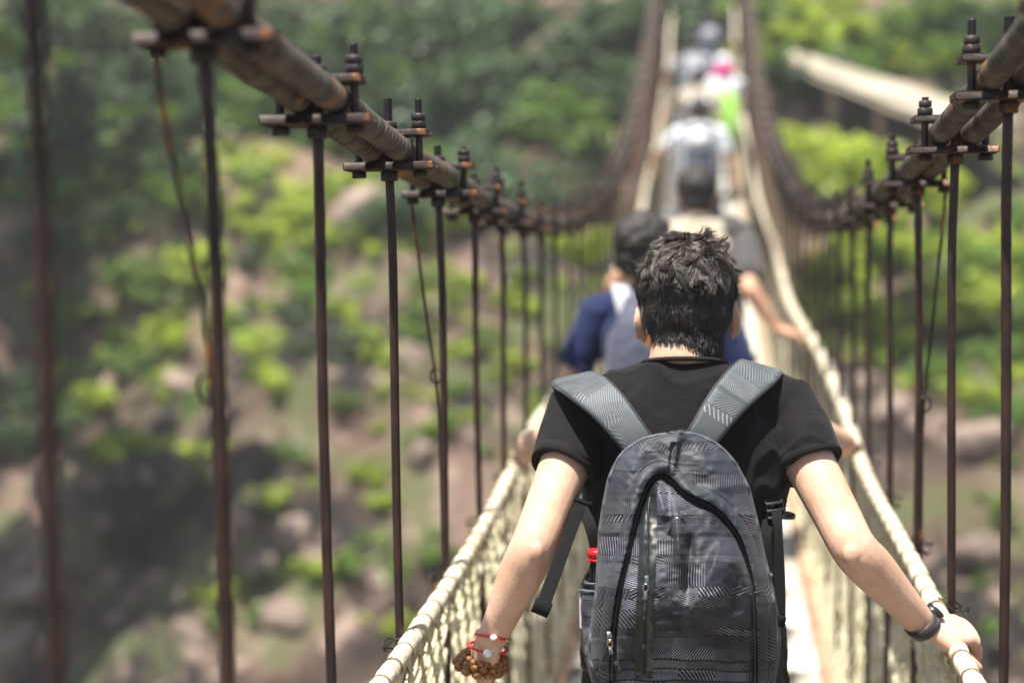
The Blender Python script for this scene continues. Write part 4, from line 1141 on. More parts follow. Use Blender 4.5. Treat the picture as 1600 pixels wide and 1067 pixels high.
def bag_off(px, py):
    """how far the bag's outside stands towards the viewer from its seam plane, metres"""
    L = np.interp(py, oL[:, 0], oL[:, 1]); Rr = np.interp(py, oR[:, 0], oR[:, 1])
    s = np.clip((px - (L + Rr) / 2) / np.maximum((Rr - L) / 2, 1), -1, 1)
    t = (py - 676) / 390.0
    bul = 0.014 + 0.092 * sst(-0.05, 0.66, t) - 0.045 * sst(0.66, 1.05, t)
    z = bul * np.maximum(1 - np.abs(s) ** 3.0, 0) ** 0.55
    d = polyd(px, py, AR); ins = arch_in(px, py)
    band = np.where(~ins, np.exp(-((d - 8) / 9.0) ** 2) * 0.0075, 0)
    z += band * np.maximum(1 - s ** 8, 0)
    z -= np.where(~ins, 0.0022 * np.exp(-((d - 17) / 1.6) ** 2), 0)
    z += np.where(ins, -0.026 * (1 - sst(3, 16, d)) + 0.012 * sst(10, 60, d), 0)
    zn = np.where(ins, sst(4, 26, d), 0)
    f = fold(px, py, (1052, 770), (1066, 905), 16, 7, 0.013) + fold(px, py, (1128, 850), (1082, 962), 34, 9, 0.016) \
        + fold(px, py, (1150, 860), (1120, 950), 12, 14, 0.006) - fold(px, py, (1078, 840), (1074, 935), 8, 12, 0.012) \
        + fold(px, py, (985, 900), (978, 1010), 12, 10, 0.005) + fold(px, py, (1060, 985), (1170, 960), 10, 16, 0.004) + fold(px, py, (1010, 1030), (1150, 1008), 9, 12, 0.004) \
        + fold(px, py, (1022, 744), (1040, 810), 9, 10, 0.012)
    z += f * zn * 1.5
    g = fold(px, py, (1058, 682), (1050, 738), 5, 26, 0.010) - fold(px, py, (1052, 690), (1046, 740), 6, 3, 0.006) + fold(px, py, (1085, 700), (1140, 770), 10, 18, 0.006) \
        + fold(px, py, (1066, 760), (1110, 790), 8, 6, 0.005) + fold(px, py, (1000, 700), (965, 800), 16, 12, 0.004) + fold(px, py, (1150, 780), (1190, 900), 10, 12, 0.004) \
        + fold(px, py, (962, 760), (945, 900), 8, 10, 0.004)
    z += 1.5 * g * np.where(ins, 0, 1) * np.maximum(1 - s ** 6, 0)
    hem_ = 1052 - 10 * ((px - 1080) / 130.0) ** 2
    z -= 0.004 * np.exp(-((py - hem_) / 2.2) ** 2) * np.maximum(1 - s ** 6, 0)
    Q = np.stack([px.ravel(), py.ravel(), 0 * px.ravel()], 1)
    z += (0.0022 * vn(Q, 1 / 26.0, 4) + 0.0014 * vn(Q * [1, 1.5, 1], 1 / 11.0, 9) + 0.0012 * (1 - np.abs(vn(Q, 1 / 17.0, 2))) ** 4).reshape(px.shape) * np.maximum(1 - s ** 6, 0)
    return z
def bag_at(px, py, off=0.0):
    px = np.atleast_1d(np.asarray(px, float)); py = np.atleast_1d(np.asarray(py, float))
    d = D0 - bag_off(px, py) - off
    v = np.stack([(px - 800) / F * d, (533.5 - py) / F * d, -d], 1)
    return v @ C2W.T
BP = empty('backpack', at(1064, 1085, 2.64)); tag(BP, 'large black backpack with white hatched pattern worn by the hiker in the black T-shirt', 'backpack')
OB = np.array(BP.location)
def bagbuild(mb, name, mt, parent=None, **k):
    if parent is None: mb.v = [v - OB for v in mb.v]; return mb.build(name, mt, BP, **k)
    mb.v = [v - OB for v in mb.v]; return mb.build(name, mt, parent, **k)
ns, ntt = 261, 301
tt = np.linspace(0, 1, ntt) ** 1.5; py = 676 + (1085 - 676) * tt
Lx = np.interp(py, oL[:, 0], oL[:, 1]); Rx = np.interp(py, oR[:, 0], oR[:, 1])
k7 = np.ones(9) / 9
for arr in (Lx, Rx):
    arr[12:-12] = np.convolve(arr, k7, 'same')[12:-12]
sg = np.sin(np.linspace(-np.pi / 2, np.pi / 2, ns))
PXg = (Lx + Rx)[:, None] / 2 + sg[None] * (Rx - Lx)[:, None] / 2; PYg = np.repeat(py[:, None], ns, 1)
G = bag_at(PXg.ravel(), PYg.ravel())
i = np.arange(ntt - 1)[:, None] * ns; j = np.arange(ns - 1)[None]
Fq = np.stack([i + j, i + ns + j, i + ns + j + 1, i + j + 1], 2).reshape(-1, 4)
uvm = np.stack([PXg.ravel() / 950, PYg.ravel() / 950, 0 * PXg.ravel()], 1)
mb = MB(); mb.add(G, Fq, uvm=uvm)
# the side walls and back panel that rest against the shirt
ring = np.concatenate([np.arange(ntt)[::-1] * ns, np.arange(ntt) * ns + ns - 1])
pr = np.concatenate([np.stack([Lx[::-1], py[::-1]], 1), np.stack([Rx, py], 1)]); cen = np.array([1064, 890])
fwd = C2W @ np.array([0, 0, -1.0]); rows = [G[ring]]; u2 = [uvm[ring]]
for q in (0.25, 0.5, 0.75, 1.0):
    sh = 1 - 0.10 * q ** 2
    pq = cen + (pr - cen) * sh
    d = D0 + 0.085 * q
    v = np.stack([(pq[:, 0] - 800) / F * D0, (533.5 - pq[:, 1]) / F * D0, np.full(len(pq), -D0)], 1) @ C2W.T + fwd * 0.085 * q
    rows.append(v); u2.append(np.stack([np.arange(len(pr)) * 0.0012, np.full(len(pr), 2 + 0.03 * q), 0 * pr[:, 0]], 1))
rows.append(np.repeat(rows[-1].mean(0)[None], len(pr), 0)); u2.append(u2[-1])
n_ = len(pr); V = np.concatenate(rows); i = np.arange(len(rows) - 1)[:, None] * n_; j = np.arange(n_)[None]; j2 = (j + 1) % n_
mb.add(V, np.stack([i + j, i + j2, i + n_ + j2, i + n_ + j], 2).reshape(-1, 4), uvm=np.concatenate(u2))
bag_body = bagbuild(mb, 'bag_body', M['pack'])
# split the materials: the hood round the arch is greyer
me = bag_body.data; me.materials.append(M['packhood'])
cenf = (PXg[:-1, :-1] + PXg[1:, 1:]) / 2; ceny = (PYg[:-1, :-1] + PYg[1:, 1:]) / 2
dd = polyd(cenf, ceny, AR); inn = arch_in(cenf, ceny)
mi = np.zeros(len(me.polygons), np.int32); hood = ((~inn) & (dd < 17)) | ((~inn) & (ceny < 800))
mi[:hood.size] = hood.ravel().astype(np.int32); me.polygons.foreach_set('material_index', mi)

# piping along the outline, black zip in the arch, upright zip with its tape
edge = spline(np.concatenate([np.stack([Lx[::-12], py[::-12]], 1), np.stack([Rx[::12], py[::12]], 1)]), 220)
mb = MB(); addtube(mb, bag_at(edge[:, 0], edge[:, 1], 0.001), 0.0036, 8); bagbuild(mb, 'piping', M['packhood'])
az = AR[2:-2]; cz_ = np.array([1075, 960]); azi = az + (cz_ - az) / np.linalg.norm(cz_ - az, axis=1)[:, None] * 4.5
mb = MB(); addtube(mb, bag_at(azi[:, 0], azi[:, 1], 0.001), np.array([[0.0048, 0.003]] * len(azi)), 8); bagbuild(mb, 'arch_zip', M['ziptape'])
zp = spline(np.array([(1022, 752), (1016, 775), (1013, 800), (1012, 850), (1010, 910), (1007, 960), (1006, 1010), (1006, 1060)], float), 120)
hw = np.interp(zp[:, 1], [752, 775, 800, 1060], [8, 10, 14, 14])
cols = []
for q, o_ in ((-1, 0.0008), (-0.6, 0.0030), (-0.2, 0.0034), (0, 0.0022), (0.2, 0.0034), (0.6, 0.0030), (1, 0.0008)):
    cols.append(bag_at(zp[:, 0] + hw * q, zp[:, 1], o_))
V = np.stack(cols, 1).reshape(-1, 3); i = np.arange(119)[:, None] * 7; j = np.arange(6)[None]
mb = MB(); mb.add(V, np.stack([i + j, i + j + 1, i + 8 + j, i + 7 + j], 2).reshape(-1, 4)); tape = bagbuild(mb, 'zip_tape', M['ziptape'])
mb = MB()
for q in np.linspace(18, 116, 150):
    k = int(q); c = bag_at(zp[k, 0] + (zp[min(k + 1, 119), 0] - zp[k, 0]) * (q - k), zp[k, 1] + (zp[min(k + 1, 119), 1] - zp[k, 1]) * (q - k), 0.0032)[0]
    addbox(mb, c, (0.0022, 0.0012, 0.0007))
bagbuild(mb, 'zip_teeth', M['plastic'], tape, smooth=False)
def slider(px, py, ang, L, mt='metal'):
    c = bag_at(px, py, 0.007)[0]; r_ = rotm(0, 0, ang)
    mb = MB(); addbox(mb, c, (0.0042, 0.0028, 0.0062), r_, 0.0018)
    th = np.linspace(0, 2 * np.pi, 22)
    addtube(mb, c + (np.stack([0.0042 * np.cos(th), -0.004 + 0 * th, -0.012 + 0.0062 * np.sin(th)], 1) @ r_.T), 0.0011, 6)
    addbox(mb, c + r_ @ np.array([0, -0.004, -0.018 - L / 2]), (0.0032, 0.0012, L / 2), r_, 0.001)
    bagbuild(mb, 'zip_pull', M[mt])
slider(1010, 905, 0.08, 0.014); slider(952, 992, -0.1, 0.012); slider(1063, 803, 0.55, 0.018)
for (a, b) in (((952, 1004), (943, 1032)), ((954, 1002), (966, 1046))):      # leather tabs on the arch zip pull
    q0, q1 = bag_at(a[0], a[1], 0.008)[0], bag_at(b[0], b[1], 0.008)[0]
    mb = MB(); addtube(mb, spline([q0, (q0 + q1) / 2, q1], 8), np.array([[0.0035, 0.0012]] * 8) * np.linspace(0.7, 1.3, 8)[:, None], 10, (1, 0, 0), power=4); bagbuild(mb, 'pull_tab', M['packplain'])
mb = MB(); addell(mb, bag_at(952, 1001, 0.0105)[0], (0.0032, 0.0016, 0.0032), 12, 8); bagbuild(mb, 'rivet', M['gold'])

# side pockets with elastic rims
def pocket(pts, radii, rim_tilt):
    P = np.array([at(*p) for p in pts]); m_ = 46; Ps = spline(P, m_); rr_ = spline(np.array(radii), m_)
    V, Fq = tube(Ps, rr_, 48, (1, 0, 0), None, 2.5)
    V = V + 0.0018 * vn3(V, 70, 3); th = np.tile(np.arange(48) / 48 * 0.22, m_); al = np.repeat(np.linspace(0, 0.2, m_), 48)
    mb = MB(); mb.add(V, Fq, uvm=np.stack([th, al + 5, 0 * al], 1))
    o = bagbuild(mb, 'side_pocket', M['pack'])
    mb = MB(); rim = np.vstack([V[:48], V[:1]]); addtube(mb, rim, 0.0032, 8); bagbuild(mb, 'rim', M['packhood'], o)
pocket([(934, 921, 2.650), (934, 960, 2.648), (938, 1010, 2.646), (946, 1075, 2.645)], [(0.028, 0.036), (0.027, 0.042), (0.025, 0.046), (0.020, 0.044)], 0)
pocket([(1184, 900, 2.650), (1190, 950, 2.648), (1192, 1010, 2.646), (1186, 1075, 2.645)], [(0.022, 0.034), (0.027, 0.040), (0.029, 0.044), (0.024, 0.044)], 0)

# straps
from mathutils.bvhtree import BVHTree
def bvh_of(o):
    me = o.data; mw = np.array(o.parent.location) if o.parent else np.zeros(3)
    vs = [tuple(np.array(v.co) + mw) for v in me.vertices]
    return BVHTree.FromPolygons(vs, [tuple(p.vertices) for p in me.polygons])
def push(P, bvh, marg):
    out = []
    for p in P:
        loc, nrm, _, dist = bvh.find_nearest(Vector(p))
        dv = Vector(p) - loc; side = dv.dot(nrm)
        if side < marg: p = np.array(loc) + np.array(nrm) * marg
        out.append(p)
    out = np.array(out)
    for _ in range(3): out[1:-1] = out[1:-1] * 0.5 + (out[:-2] + out[2:]) * 0.25
    return out
BV = bvh_of(shirt0)
def strap(pts, wd, hw, th, name, mt, parent=None, n=70, marg=None, power=5.0, uo=0.0):
    P = spline(np.array([at(*p) for p in pts]), n)
    if marg is not None: P = push(P, BV, marg)
    Wd = spline(np.array([C2W @ np.array([w_[0], -w_[1], w_[2] if len(w_) > 2 else 0.0]) for w_ in wd]), n)
    hwv = spline(np.array(hw, float), n)[:, 0]
    rad = np.stack([hwv, np.full(n, th / 2)], 1)
    seg = 28
    V, Fq, caps = tube(P, rad, seg, Wd, 'flat', power)
    al = np.concatenate([[0], np.cumsum(np.linalg.norm(np.diff(P, axis=0), axis=1))])
    t_ = np.linspace(0, 2 * np.pi, seg, endpoint=False); ac = np.sign(np.cos(t_)) * np.abs(np.cos(t_)) ** (2 / power)
    uv = np.stack([(ac[None] * hwv[:, None]).ravel(), np.repeat(al, seg) + uo, np.zeros(n * seg)], 1); uv = np.vstack([uv, uv[:1], uv[-1:]])
    mb = MB(); mb.add(V, Fq, uvm=uv); mb.f.append(caps)
    o = bagbuild(mb, name, mt, parent)
    T, A, B = frames(P, Wd)
    return o, P, A, B, hwv
for k, (pts, wd) in enumerate([
    ([(1006, 706, 2.640), (990, 684, 2.638), (950, 634, 2.660), (918, 606, 2.700), (902, 598, 2.760), (900, 612, 2.850), (912, 660, 2.920), (935, 760, 2.930), (925, 800, 2.86), (912, 800, 2.76)],
     [(43, -23), (43, -23), (50, -23), (60, -23), (66, -20), (66, -10), (60, 0), (55, 0), (40, 0, -20), (20, 0, -30)]),
    ([(1086, 700, 2.640), (1102, 676, 2.638), (1132, 632, 2.660), (1164, 597, 2.700), (1184, 583, 2.760), (1190, 598, 2.850), (1182, 650, 2.920), (1170, 760, 2.930), (1185, 800, 2.86), (1204, 800, 2.76)],
     [(43, 20), (43, 20), (52, 22), (62, 22), (66, 20), (66, 10), (60, 0), (55, 0), (40, 0, 20), (20, 0, 30)])]):
    o, P, A, B, hwv = strap(pts, wd, [0.0245, 0.0245, 0.029, 0.034, 0.036, 0.036, 0.033, 0.034, 0.018, 0.013], 0.012, 'shoulder_strap', M['strap'], marg=0.010, uo=k * 0.7)
    for q in (-1, 1):
        mb = MB(); addtube(mb, P[:52] + A[:52] * (hwv[:52] * 0.97 * q)[:, None], 0.0042, 8, (0, 0, 1)); bagbuild(mb, 'edge_binding', M['packplain'], o)
        mb = MB(); addtube(mb, P[:52] + A[:52] * (hwv[:52] * 0.80 * q)[:, None] + B[:52] * 0.0062, 0.0009, 6, (0, 0, 1)); mb2 = MB(); mb2.v = [P[:52] * 0]; bagbuild(mb, 'stitch_line', M['webbing'], o)
# lower webbing, buckles and loose tails
strap([(915, 785, 2.72), (904, 796, 2.68), (846, 952, 2.56)], [(20, 8), (20, 8), (20, 8)], [0.0105, 0.0105, 0.0115], 0.0022, 'loose_webbing', M['webbing'], n=24)
c = at(845, 951, 2.56); mb = MB(); addtube(mb, [at(851, 938, 2.555), at(842, 960, 2.553)], np.array([[0.0145, 0.0035]] * 2), 16, C2W @ np.array([0.93, -0.37, 0]), 'flat', 5); bagbuild(mb, 'webbing_fold', M['webbing'])
strap([(908, 790, 2.69), (925, 830, 2.66), (940, 900, 2.67)], [(20, -5), (20, -5), (20, -5)], [0.010, 0.010, 0.010], 0.0022, 'lower_webbing', M['webbing'], n=24)
strap([(1212, 786, 2.70), (1216, 830, 2.66), (1218, 900, 2.64), (1219, 972, 2.63)], [(20, 0, 12), (16, 0, 20), (18, 0, 14), (20, 0, 4)], [0.009, 0.009, 0.010, 0.009], 0.0024, 'loose_webbing', M['webbing'], n=24)
strap([(1205, 800, 2.72), (1196, 840, 2.68), (1200, 900, 2.67)], [(20, 5), (20, 5), (20, 5)], [0.010, 0.010, 0.010], 0.0022, 'lower_webbing', M['webbing'], n=24)
mb = MB(); addtube(mb, [at(1213, 968, 2.625), at(1226, 972, 2.625)], np.array([[0.009, 0.004]] * 2), 12, (0, 0, 1), 'flat', 4); bagbuild(mb, 'webbing_fold', M['webbing'])
for (px_, py_, a_) in ((907, 793, 0.35), (1211, 796, -0.15)):
    c = at(px_, py_, 2.695); r_ = rotm(0, 0, a_)
    mb = MB()
    for dz in (-0.012, 0.0, 0.012): addbox(mb, c + r_ @ np.array([0, -0.003, dz]), (0.0145, 0.004, 0.0024), r_, 0.0012)
    for dx in (-1, 1): addbox(mb, c + r_ @ np.array([dx * 0.0135, 0, 0]), (0.0024, 0.005, 0.0165), r_, 0.0015)
    bagbuild(mb, 'buckle', M['plastic'])
# carry loop at the top
mb = MB(); addtube(mb, spline([at(1048, 690, 2.655), at(1052, 676, 2.668), at(1075, 675, 2.668), at(1080, 690, 2.655)], 20), np.array([[0.004, 0.009]] * 20), 10, (0, 0, 1)); bagbuild(mb, 'carry_loop', M['webbing'])

# ---- bottle in the left pocket
bo = at(933, 866, 2.652); down = unit(at(936, 1040, 2.66) - bo)
BO = empty('water_bottle', bo); tag(BO, 'clear plastic water bottle with a red cap in the side pocket of the hatched backpack', 'bottle')
mb = MB()
for zz0, zz1, rr_ in ((-0.009, 0.004, 0.0150), (0.005, 0.0095, 0.0152)):
    th = np.arange(60) * 2 * np.pi / 60; rad = rr_ * (1 + 0.02 * np.where(np.arange(60) % 2, 1, -1))
    V = np.concatenate([np.stack([r__ * np.cos(th), r__ * np.sin(th), np.full(60, -z_)], 1) for r__, z_ in ((rad * 0.02, zz0), (rad * 0.88, zz0), (rad, zz0 + 0.0015), (rad, zz1), (rad * 0.5, zz1))])
    i = np.arange(4)[:, None] * 60; j = np.arange(60)[None]; j2 = (j + 1) % 60
    mb.add(V, np.stack([i + j, i + 60 + j, i + 60 + j2, i + j2], 2).reshape(-1, 4))
fix_normals(mb.build('cap', M['redplastic'], BO))
zs = np.array([0.009, 0.016, 0.022, 0.034, 0.048, 0.058, 0.070, 0.12, 0.19, 0.195]); rs = np.array([0.0125, 0.0125, 0.0145, 0.021, 0.027, 0.030, 0.031, 0.030, 0.030, 0.005])
zq = np.linspace(0, 1, 60); Zs = np.interp(zq, np.linspace(0, 1, 10), zs); Rs = spline(rs, 60)[:, 0]
V, Fq = tube(np.outer(Zs, down), Rs * (1 + 0.015 * np.sin(Zs * 420)), 36, (1, 0, 0), None); V += 0.0009 * vn3(V, 110, 2)
fix_normals(MB().add(V, Fq).build('bottle_body', M['bottle'], BO))
V, Fq = tube(np.outer(np.linspace(0.058, 0.12, 10), down), 0.0316, 36, (1, 0, 0), None); MB().add(V, Fq).build('label', M['label'], BO)

# ---- watch and bracelets
def ringpts(c, ax, r1, r2, ref, n=72, a0=0.0, a1=2 * np.pi):
    ax = unit(ax); u = unit(np.asarray(ref) - ax * np.dot(ref, ax)); v = np.cross(ax, u); th = np.linspace(a0, a1, n)
    return c + np.outer(np.cos(th) * r1, u) + np.outer(np.sin(th) * r2, v)
axR = unit(W_R - E_R); cw = W_R - axR * 0.004
wt = empty('wristwatch', cw); tag(wt, 'black strapped wristwatch on the wrist gripping the right rail', 'watch')
V = ringpts(cw, axR, 0.0305, 0.0265, C2W @ np.array([0, 0, 1.0]), 60)[:-1] - cw
prof = [(-0.0095, 0.0), (-0.009, 0.0024), (0.009, 0.0024), (0.0095, 0.0), (0.009, -0.001), (-0.009, -0.001)]
Vw = []; 
for p in V:
    n_ = unit(p - axR * np.dot(p, axR))
    for a, b in prof: Vw.append(p + axR * a + n_ * b)
m_ = len(V); f = [[i * 6 + j, ((i + 1) % m_) * 6 + j, ((i + 1) % m_) * 6 + (j + 1) % 6, i * 6 + (j + 1) % 6] for i in range(m_) for j in range(6)]
fix_normals(MB().add(Vw, f).build('band', M['packplain'], wt))
un = unit(C2W @ np.array([0.80, 0.55, -0.1])); un = unit(un - axR * np.dot(un, axR)); vv = np.cross(axR, un); rot = np.stack([vv, axR, un], 1)
mb = MB(); mb.add(*[x for x in (lambda t_: (t_[0], t_[1]))(tube([un * 0.026, un * 0.035], 0.0165, 32, vv, None))])
mb.f.append(np.arange(32, 64)[None][:, ::1] - 0)
fix_normals(mb.build('case', M['plastic'], wt))
mb = MB(); addtube(mb, [un * 0.0351, un * 0.0362], 0.0145, 32, vv, 'flat'); mb.build('glass', M['ziptape'], wt)
mb = MB(); addtube(mb, ringpts(un * 0.0352, un, 0.0155, 0.0155, vv, 40), 0.001, 6); mb.build('bezel', M['gold'], wt)

axL = unit(W_L - E_L); refL = C2W @ np.array([0.9, 0.2, 0.3]); hdL = unit(at(742, 1062, 2.78) - W_L)
def bracelet(name, lab, c, ax, r1, r2, build):
    e = empty(name, c); tag(e, lab, 'bracelet'); build(e, ringpts(c, ax, r1, r2, refL) - c); return e
def cord(e, P):
    mb = MB(); n = 260; Q = spline(P, n); T, A, B = frames(Q, (0, 1, 0.1)); t_ = np.linspace(0, 2 * np.pi * 40, n)
    for ph in (0, np.pi): addtube(mb, Q + A * (0.0011 * np.cos(t_ + ph))[:, None] + B * (0.0011 * np.sin(t_ + ph))[:, None], 0.0014, 6)
    mb.build('cord', M['redcord'], e)
def near_cam(P, px):   # index of the ring point that faces the lens nearest that column
    return P
def b1(e, P):
    cord(e, P); n = len(P)
    fr = P @ (C2W @ np.array([0, 0, 1.0])); k = int(np.argmax(fr))
    mb = MB(); addell(mb, P[k] * 1.06, (0.0062, 0.0052, 0.0050), 18, 12); mb.build('white_bead', M['white'], e)
    rt = P @ (C2W @ np.array([1.0, 0, 0.35])); k2 = int(np.argmax(rt))
    mb = MB()
    for q in (-3, 0, 3): addell(mb, P[(k2 + q) % (n - 1)] * 1.03, (0.0030, 0.0030, 0.0030), 12, 8)
    mb.build('gold_beads', M['gold'], e)
def b2(e, P):
    cord(e, P); fr = P @ (C2W @ np.array([-0.1, 0, 1.0])); k = int(np.argmax(fr))
    mb = MB(); addell(mb, P[k] * 1.07, (0.0078, 0.0062, 0.0072), 20, 14); mb.build('jade_bead', M['jade'], e)
    lf = P @ (C2W @ np.array([-1.0, 0.2, 0.4])); k = int(np.argmax(lf)); mb = MB()
    for q in range(4): addell(mb, P[(k + q * 2) % 70] * 1.04, (0.0036, 0.0036, 0.0030), 10, 8)
    mb.build('knots', M['redcord'], e)
bracelet('red_bracelet', 'upper red cord bracelet with white and gold beads on the left wrist', W_L + axL * -0.004, axL * 0.9 + C2W @ np.array([0.1, -0.5, 0.45]), 0.0285, 0.0270, b1)
bracelet('red_bracelet', 'lower red cord bracelet with a pale jade bead above the brown beads', W_L + hdL * 0.022, hdL * 0.9 + C2W @ np.array([0.1, -0.35, 0.4]), 0.0325, 0.0275, b2)
def beads(rb, n_b):
    def f_(e, P):
        Q = P; L = np.concatenate([[0], np.cumsum(np.linalg.norm(np.diff(Q, axis=0), axis=1))]); mb = MB()
        for q in np.linspace(0, L[-1], n_b, endpoint=False):
            c = np.array([np.interp(q, L, Q[:, a]) for a in range(3)]); V, fq, t3 = ellip((0, 0, 0), (rb, rb, rb * 0.92), 22, 16)
            V = V * (1 + 0.05 * vn(V + c, 420, 3))[:, None] + c * (1 + rng.uniform(0, 0.05)); base = mb.n; mb.add(V, fq); mb.f.append(t3 + base)
        mb.build('beads', M['bead'], e)
        mb = MB(); addtube(mb, Q, 0.0012, 6); mb.build('string', M['lash'], e)
    return f_
for k, (o_, rb, r1, r2, lab) in enumerate([(0.046, 0.0060, 0.033, 0.034, 'smallest string of brown seed beads, uppermost of three'), (0.056, 0.0078, 0.036, 0.037, 'middle string of brown seed beads on the left wrist'),
                                           (0.070, 0.0096, 0.039, 0.040, 'lowest string of large pitted brown seed beads')]):
    n_b = int(np.pi * (r1 + r2) / (2 * rb * 0.98))
    bracelet('bead_bracelet', lab, W_L + hdL * o_, hdL * 0.95 + C2W @ np.array([0.12, -0.30, 0.35]), r1, r2, beads(rb, n_b))

# ------------------------------------------------------------------ the hikers ahead
M['yellow_tee'] = cloth('yellow_cotton', (0.75, 0.42, 0.03)); M['navy_tee'] = cloth('navy_cotton', (0.012, 0.02, 0.075)); M['cream_tee'] = cloth('cream_cotton', (0.52, 0.45, 0.34))
M['white_tee'] = cloth('white_cotton', (0.74, 0.77, 0.82), var=0.9); M['grey_tee'] = cloth('grey_cotton', (0.07, 0.065, 0.065)); M['lime_tee'] = cloth('lime_green_cloth', (0.34, 0.70, 0.12), var=0.9)
M['greywhite_tee'] = cloth('pale_grey_cotton', (0.42, 0.42, 0.46)); M['dark_tee'] = cloth('dark_blue_cotton', (0.03, 0.035, 0.055)); M['pink'] = cloth('pink_cloth', (0.75, 0.07, 0.30), var=0.9)
M['pack_lav'] = cloth('lavender_grey_nylon', (0.075, 0.08, 0.12), 0.6); M['pack_dark'] = cloth('dark_nylon', (0.11, 0.125, 0.17), 0.6); M['denim'] = cloth('pale_grey_denim', (0.22, 0.26, 0.29))
M['white_cloth'] = cloth('white_cloth', (0.8, 0.8, 0.82), var=0.9)
M['brownhair'] = speckled('dark_brown_hair', (0.008, 0.006, 0.005), (0.03, 0.02, 0.016), 120, 0.45, 0.8, 400, 0.003)

def sit(px, d, H):   # feet on the deck below that column
    p = at(px, 300, d); return np.array([p[0], p[1], float(deck_z(p[1]))])
DN = (0, 0.2, -1)
def arm_down(O, s, k, fwd_=0.05, out=0.06):
    S = O + np.array([k * 0.185, -0.005, 1.395]) * s
    return (None, S + np.array([k * out, -0.02, -0.29]) * s, S + np.array([k * (out + 0.03), fwd_ + 0.04, -0.52]) * s, DN, (k, -0.3, 0), (0.25, 0.35, 0.3), -k)
def arm_rail(O, s, k, dy, dz=0.0):
    S = O + np.array([k * 0.185, -0.005, 1.395]) * s
    yw = O[1] + dy; Wp = np.array([float(rail_x(yw, k)) - k * 0.05, yw, float(rail_z(yw, k)) + 0.045 + dz])
    E = (S + Wp) / 2 + np.array([k * 0.09, -0.07, -0.03]) * s
    return (None, E, Wp, (k * 0.35, 0.9, -0.12), (0, 0, 1), (0.3, 0.5, 0.5), -k)

def small_pack(label, O, s, col, w_=0.15, h_=0.23, dp=0.085, zc=1.19, flapcol=None, straps='packplain', xo=0.0):
    e = empty('backpack', O + np.array([xo, -0.14, zc]) * s); tag(e, label, 'backpack')
    mb = MB(); addtube(mb, spline([(0, -0.03 * s, -h_ * s), (0, -0.045 * s, -h_ * 0.4 * s), (0, -0.035 * s, h_ * 0.5 * s), (0, -0.01 * s, h_ * s)], 24),
                       spline(np.array([[w_ * 0.95, dp], [w_, dp * 1.1], [w_ * 0.92, dp * 0.95], [w_ * 0.6, dp * 0.6]]) * s, 24), 32, (1, 0, 0), power=3.2)
    remesh(mb.build('bag_body', M[col], e), 0.008, 2, 0.5, lambda V, N: 0.004 * vn(V, 22, 3) + 0.002 * vn(V, 50, 6))
    mb = MB(); addtube(mb, [(0, -(0.045 + dp * 0.75) * s, -h_ * 0.75 * s), (0, -(0.045 + dp * 0.8) * s, -h_ * 0.05 * s)], np.array([[w_ * 0.72, dp * 0.45], [w_ * 0.66, dp * 0.4]]) * s, 24, (1, 0, 0), power=3.2)
    remesh(mb.build('front_pocket', M[col], e), 0.008, 2)
    if flapcol:
        mb = MB(); addell(mb, (0, -(0.06 + dp * 0.6) * s, h_ * 0.62 * s), np.array([w_ * 0.66, dp * 0.8, h_ * 0.40]) * s, 24, 16); mb.build('top_flap', M[flapcol], e)
    for k in (-1, 1):
        Pp = spline(np.array([[k * 0.08, 0.0, h_ * 0.8], [k * 0.10, 0.04, h_ + 0.02], [k * 0.115, 0.14, h_ + 0.045], [k * 0.12, 0.235, h_ * 0.75], [k * 0.13, 0.265, 0.0], [k * 0.16, 0.16, -h_ * 0.7], [k * 0.13, 0.02, -h_ * 0.85]]) * s - np.array([xo * s, 0, 0]), 40)
        mb = MB(); addtube(mb, Pp, np.array([[0.028, 0.007]] * 40) * s, 12, (1, 0, 0), power=4); mb.build('shoulder_strap', M[straps], e)
    return e

# in yellow, right ahead of the hiker in black
O = sit(1063, 3.5, 1.6); s = 1.55 / 1.71
person('person in a yellow T-shirt right ahead of the black-shirted hiker, hands on both rails', O, 1.55,
       {-1: arm_rail(O, s, -1, 0.72), 1: arm_rail(O, s, 1, 0.95)}, 'yellow_tee', 'brownhair', vox=0.007)
# navy, head turned
O = sit(1024, 4.85, 1.64); O[2] += -0.02; s = 1.66 / 1.71
person('person in a navy T-shirt with turned head, left of the hiker in black', O, 1.66,
       {-1: arm_down(O, s, -1, 0.05, 0.13), 1: arm_down(O, s, 1, 0.05, 0.13)}, 'navy_tee', 'brownhair', vox=0.007, pant='denim', head=(0.10, -0.45, 0), headoff=(-0.035, 0, 0))
small_pack('lavender-grey backpack on the person in the navy T-shirt', O, s, 'pack_lav', 0.155, 0.24, 0.09, 1.20, None, 'greywhite_tee')
# cream shirt, bare arm reaching out to the right
O = sit(1089, 7.0, 1.7); s = 1.72 / 1.71
ar = arm_down(O, s, 1); S3 = O + np.array([0.185, -0.005, 1.395]) * s
person('person in a cream and grey T-shirt holding one arm out towards the right netting', O, 1.72,
       {-1: arm_rail(O, s, -1, 0.35), 1: (None, at(1172, 452, 6.75), at(1212, 512, 6.75), (0.7, 0.1, -0.25), (0, -0.3, 1), (0.3, 0.4, 0.3), -1)}, 'cream_tee', 'brownhair', 'skin2', vox=0.008)
ec = max((o for o in sc.objects if o.get('label', '').startswith('person in a cream and grey')), key=lambda o: o.name)
S_ = np.array([0.185, -0.005, 1.395]) * s; E_ = at(1172, 452, 6.75) - O
mb = MB(); addtube(mb, spline([S_ + [-0.04, 0, 0.03], S_, S_ * 0.5 + E_ * 0.5, S_ * 0.3 + E_ * 0.7], 20), np.linspace(0.074, 0.066, 20), 20); mb.build('sleeve', M['grey_tee'], ec)
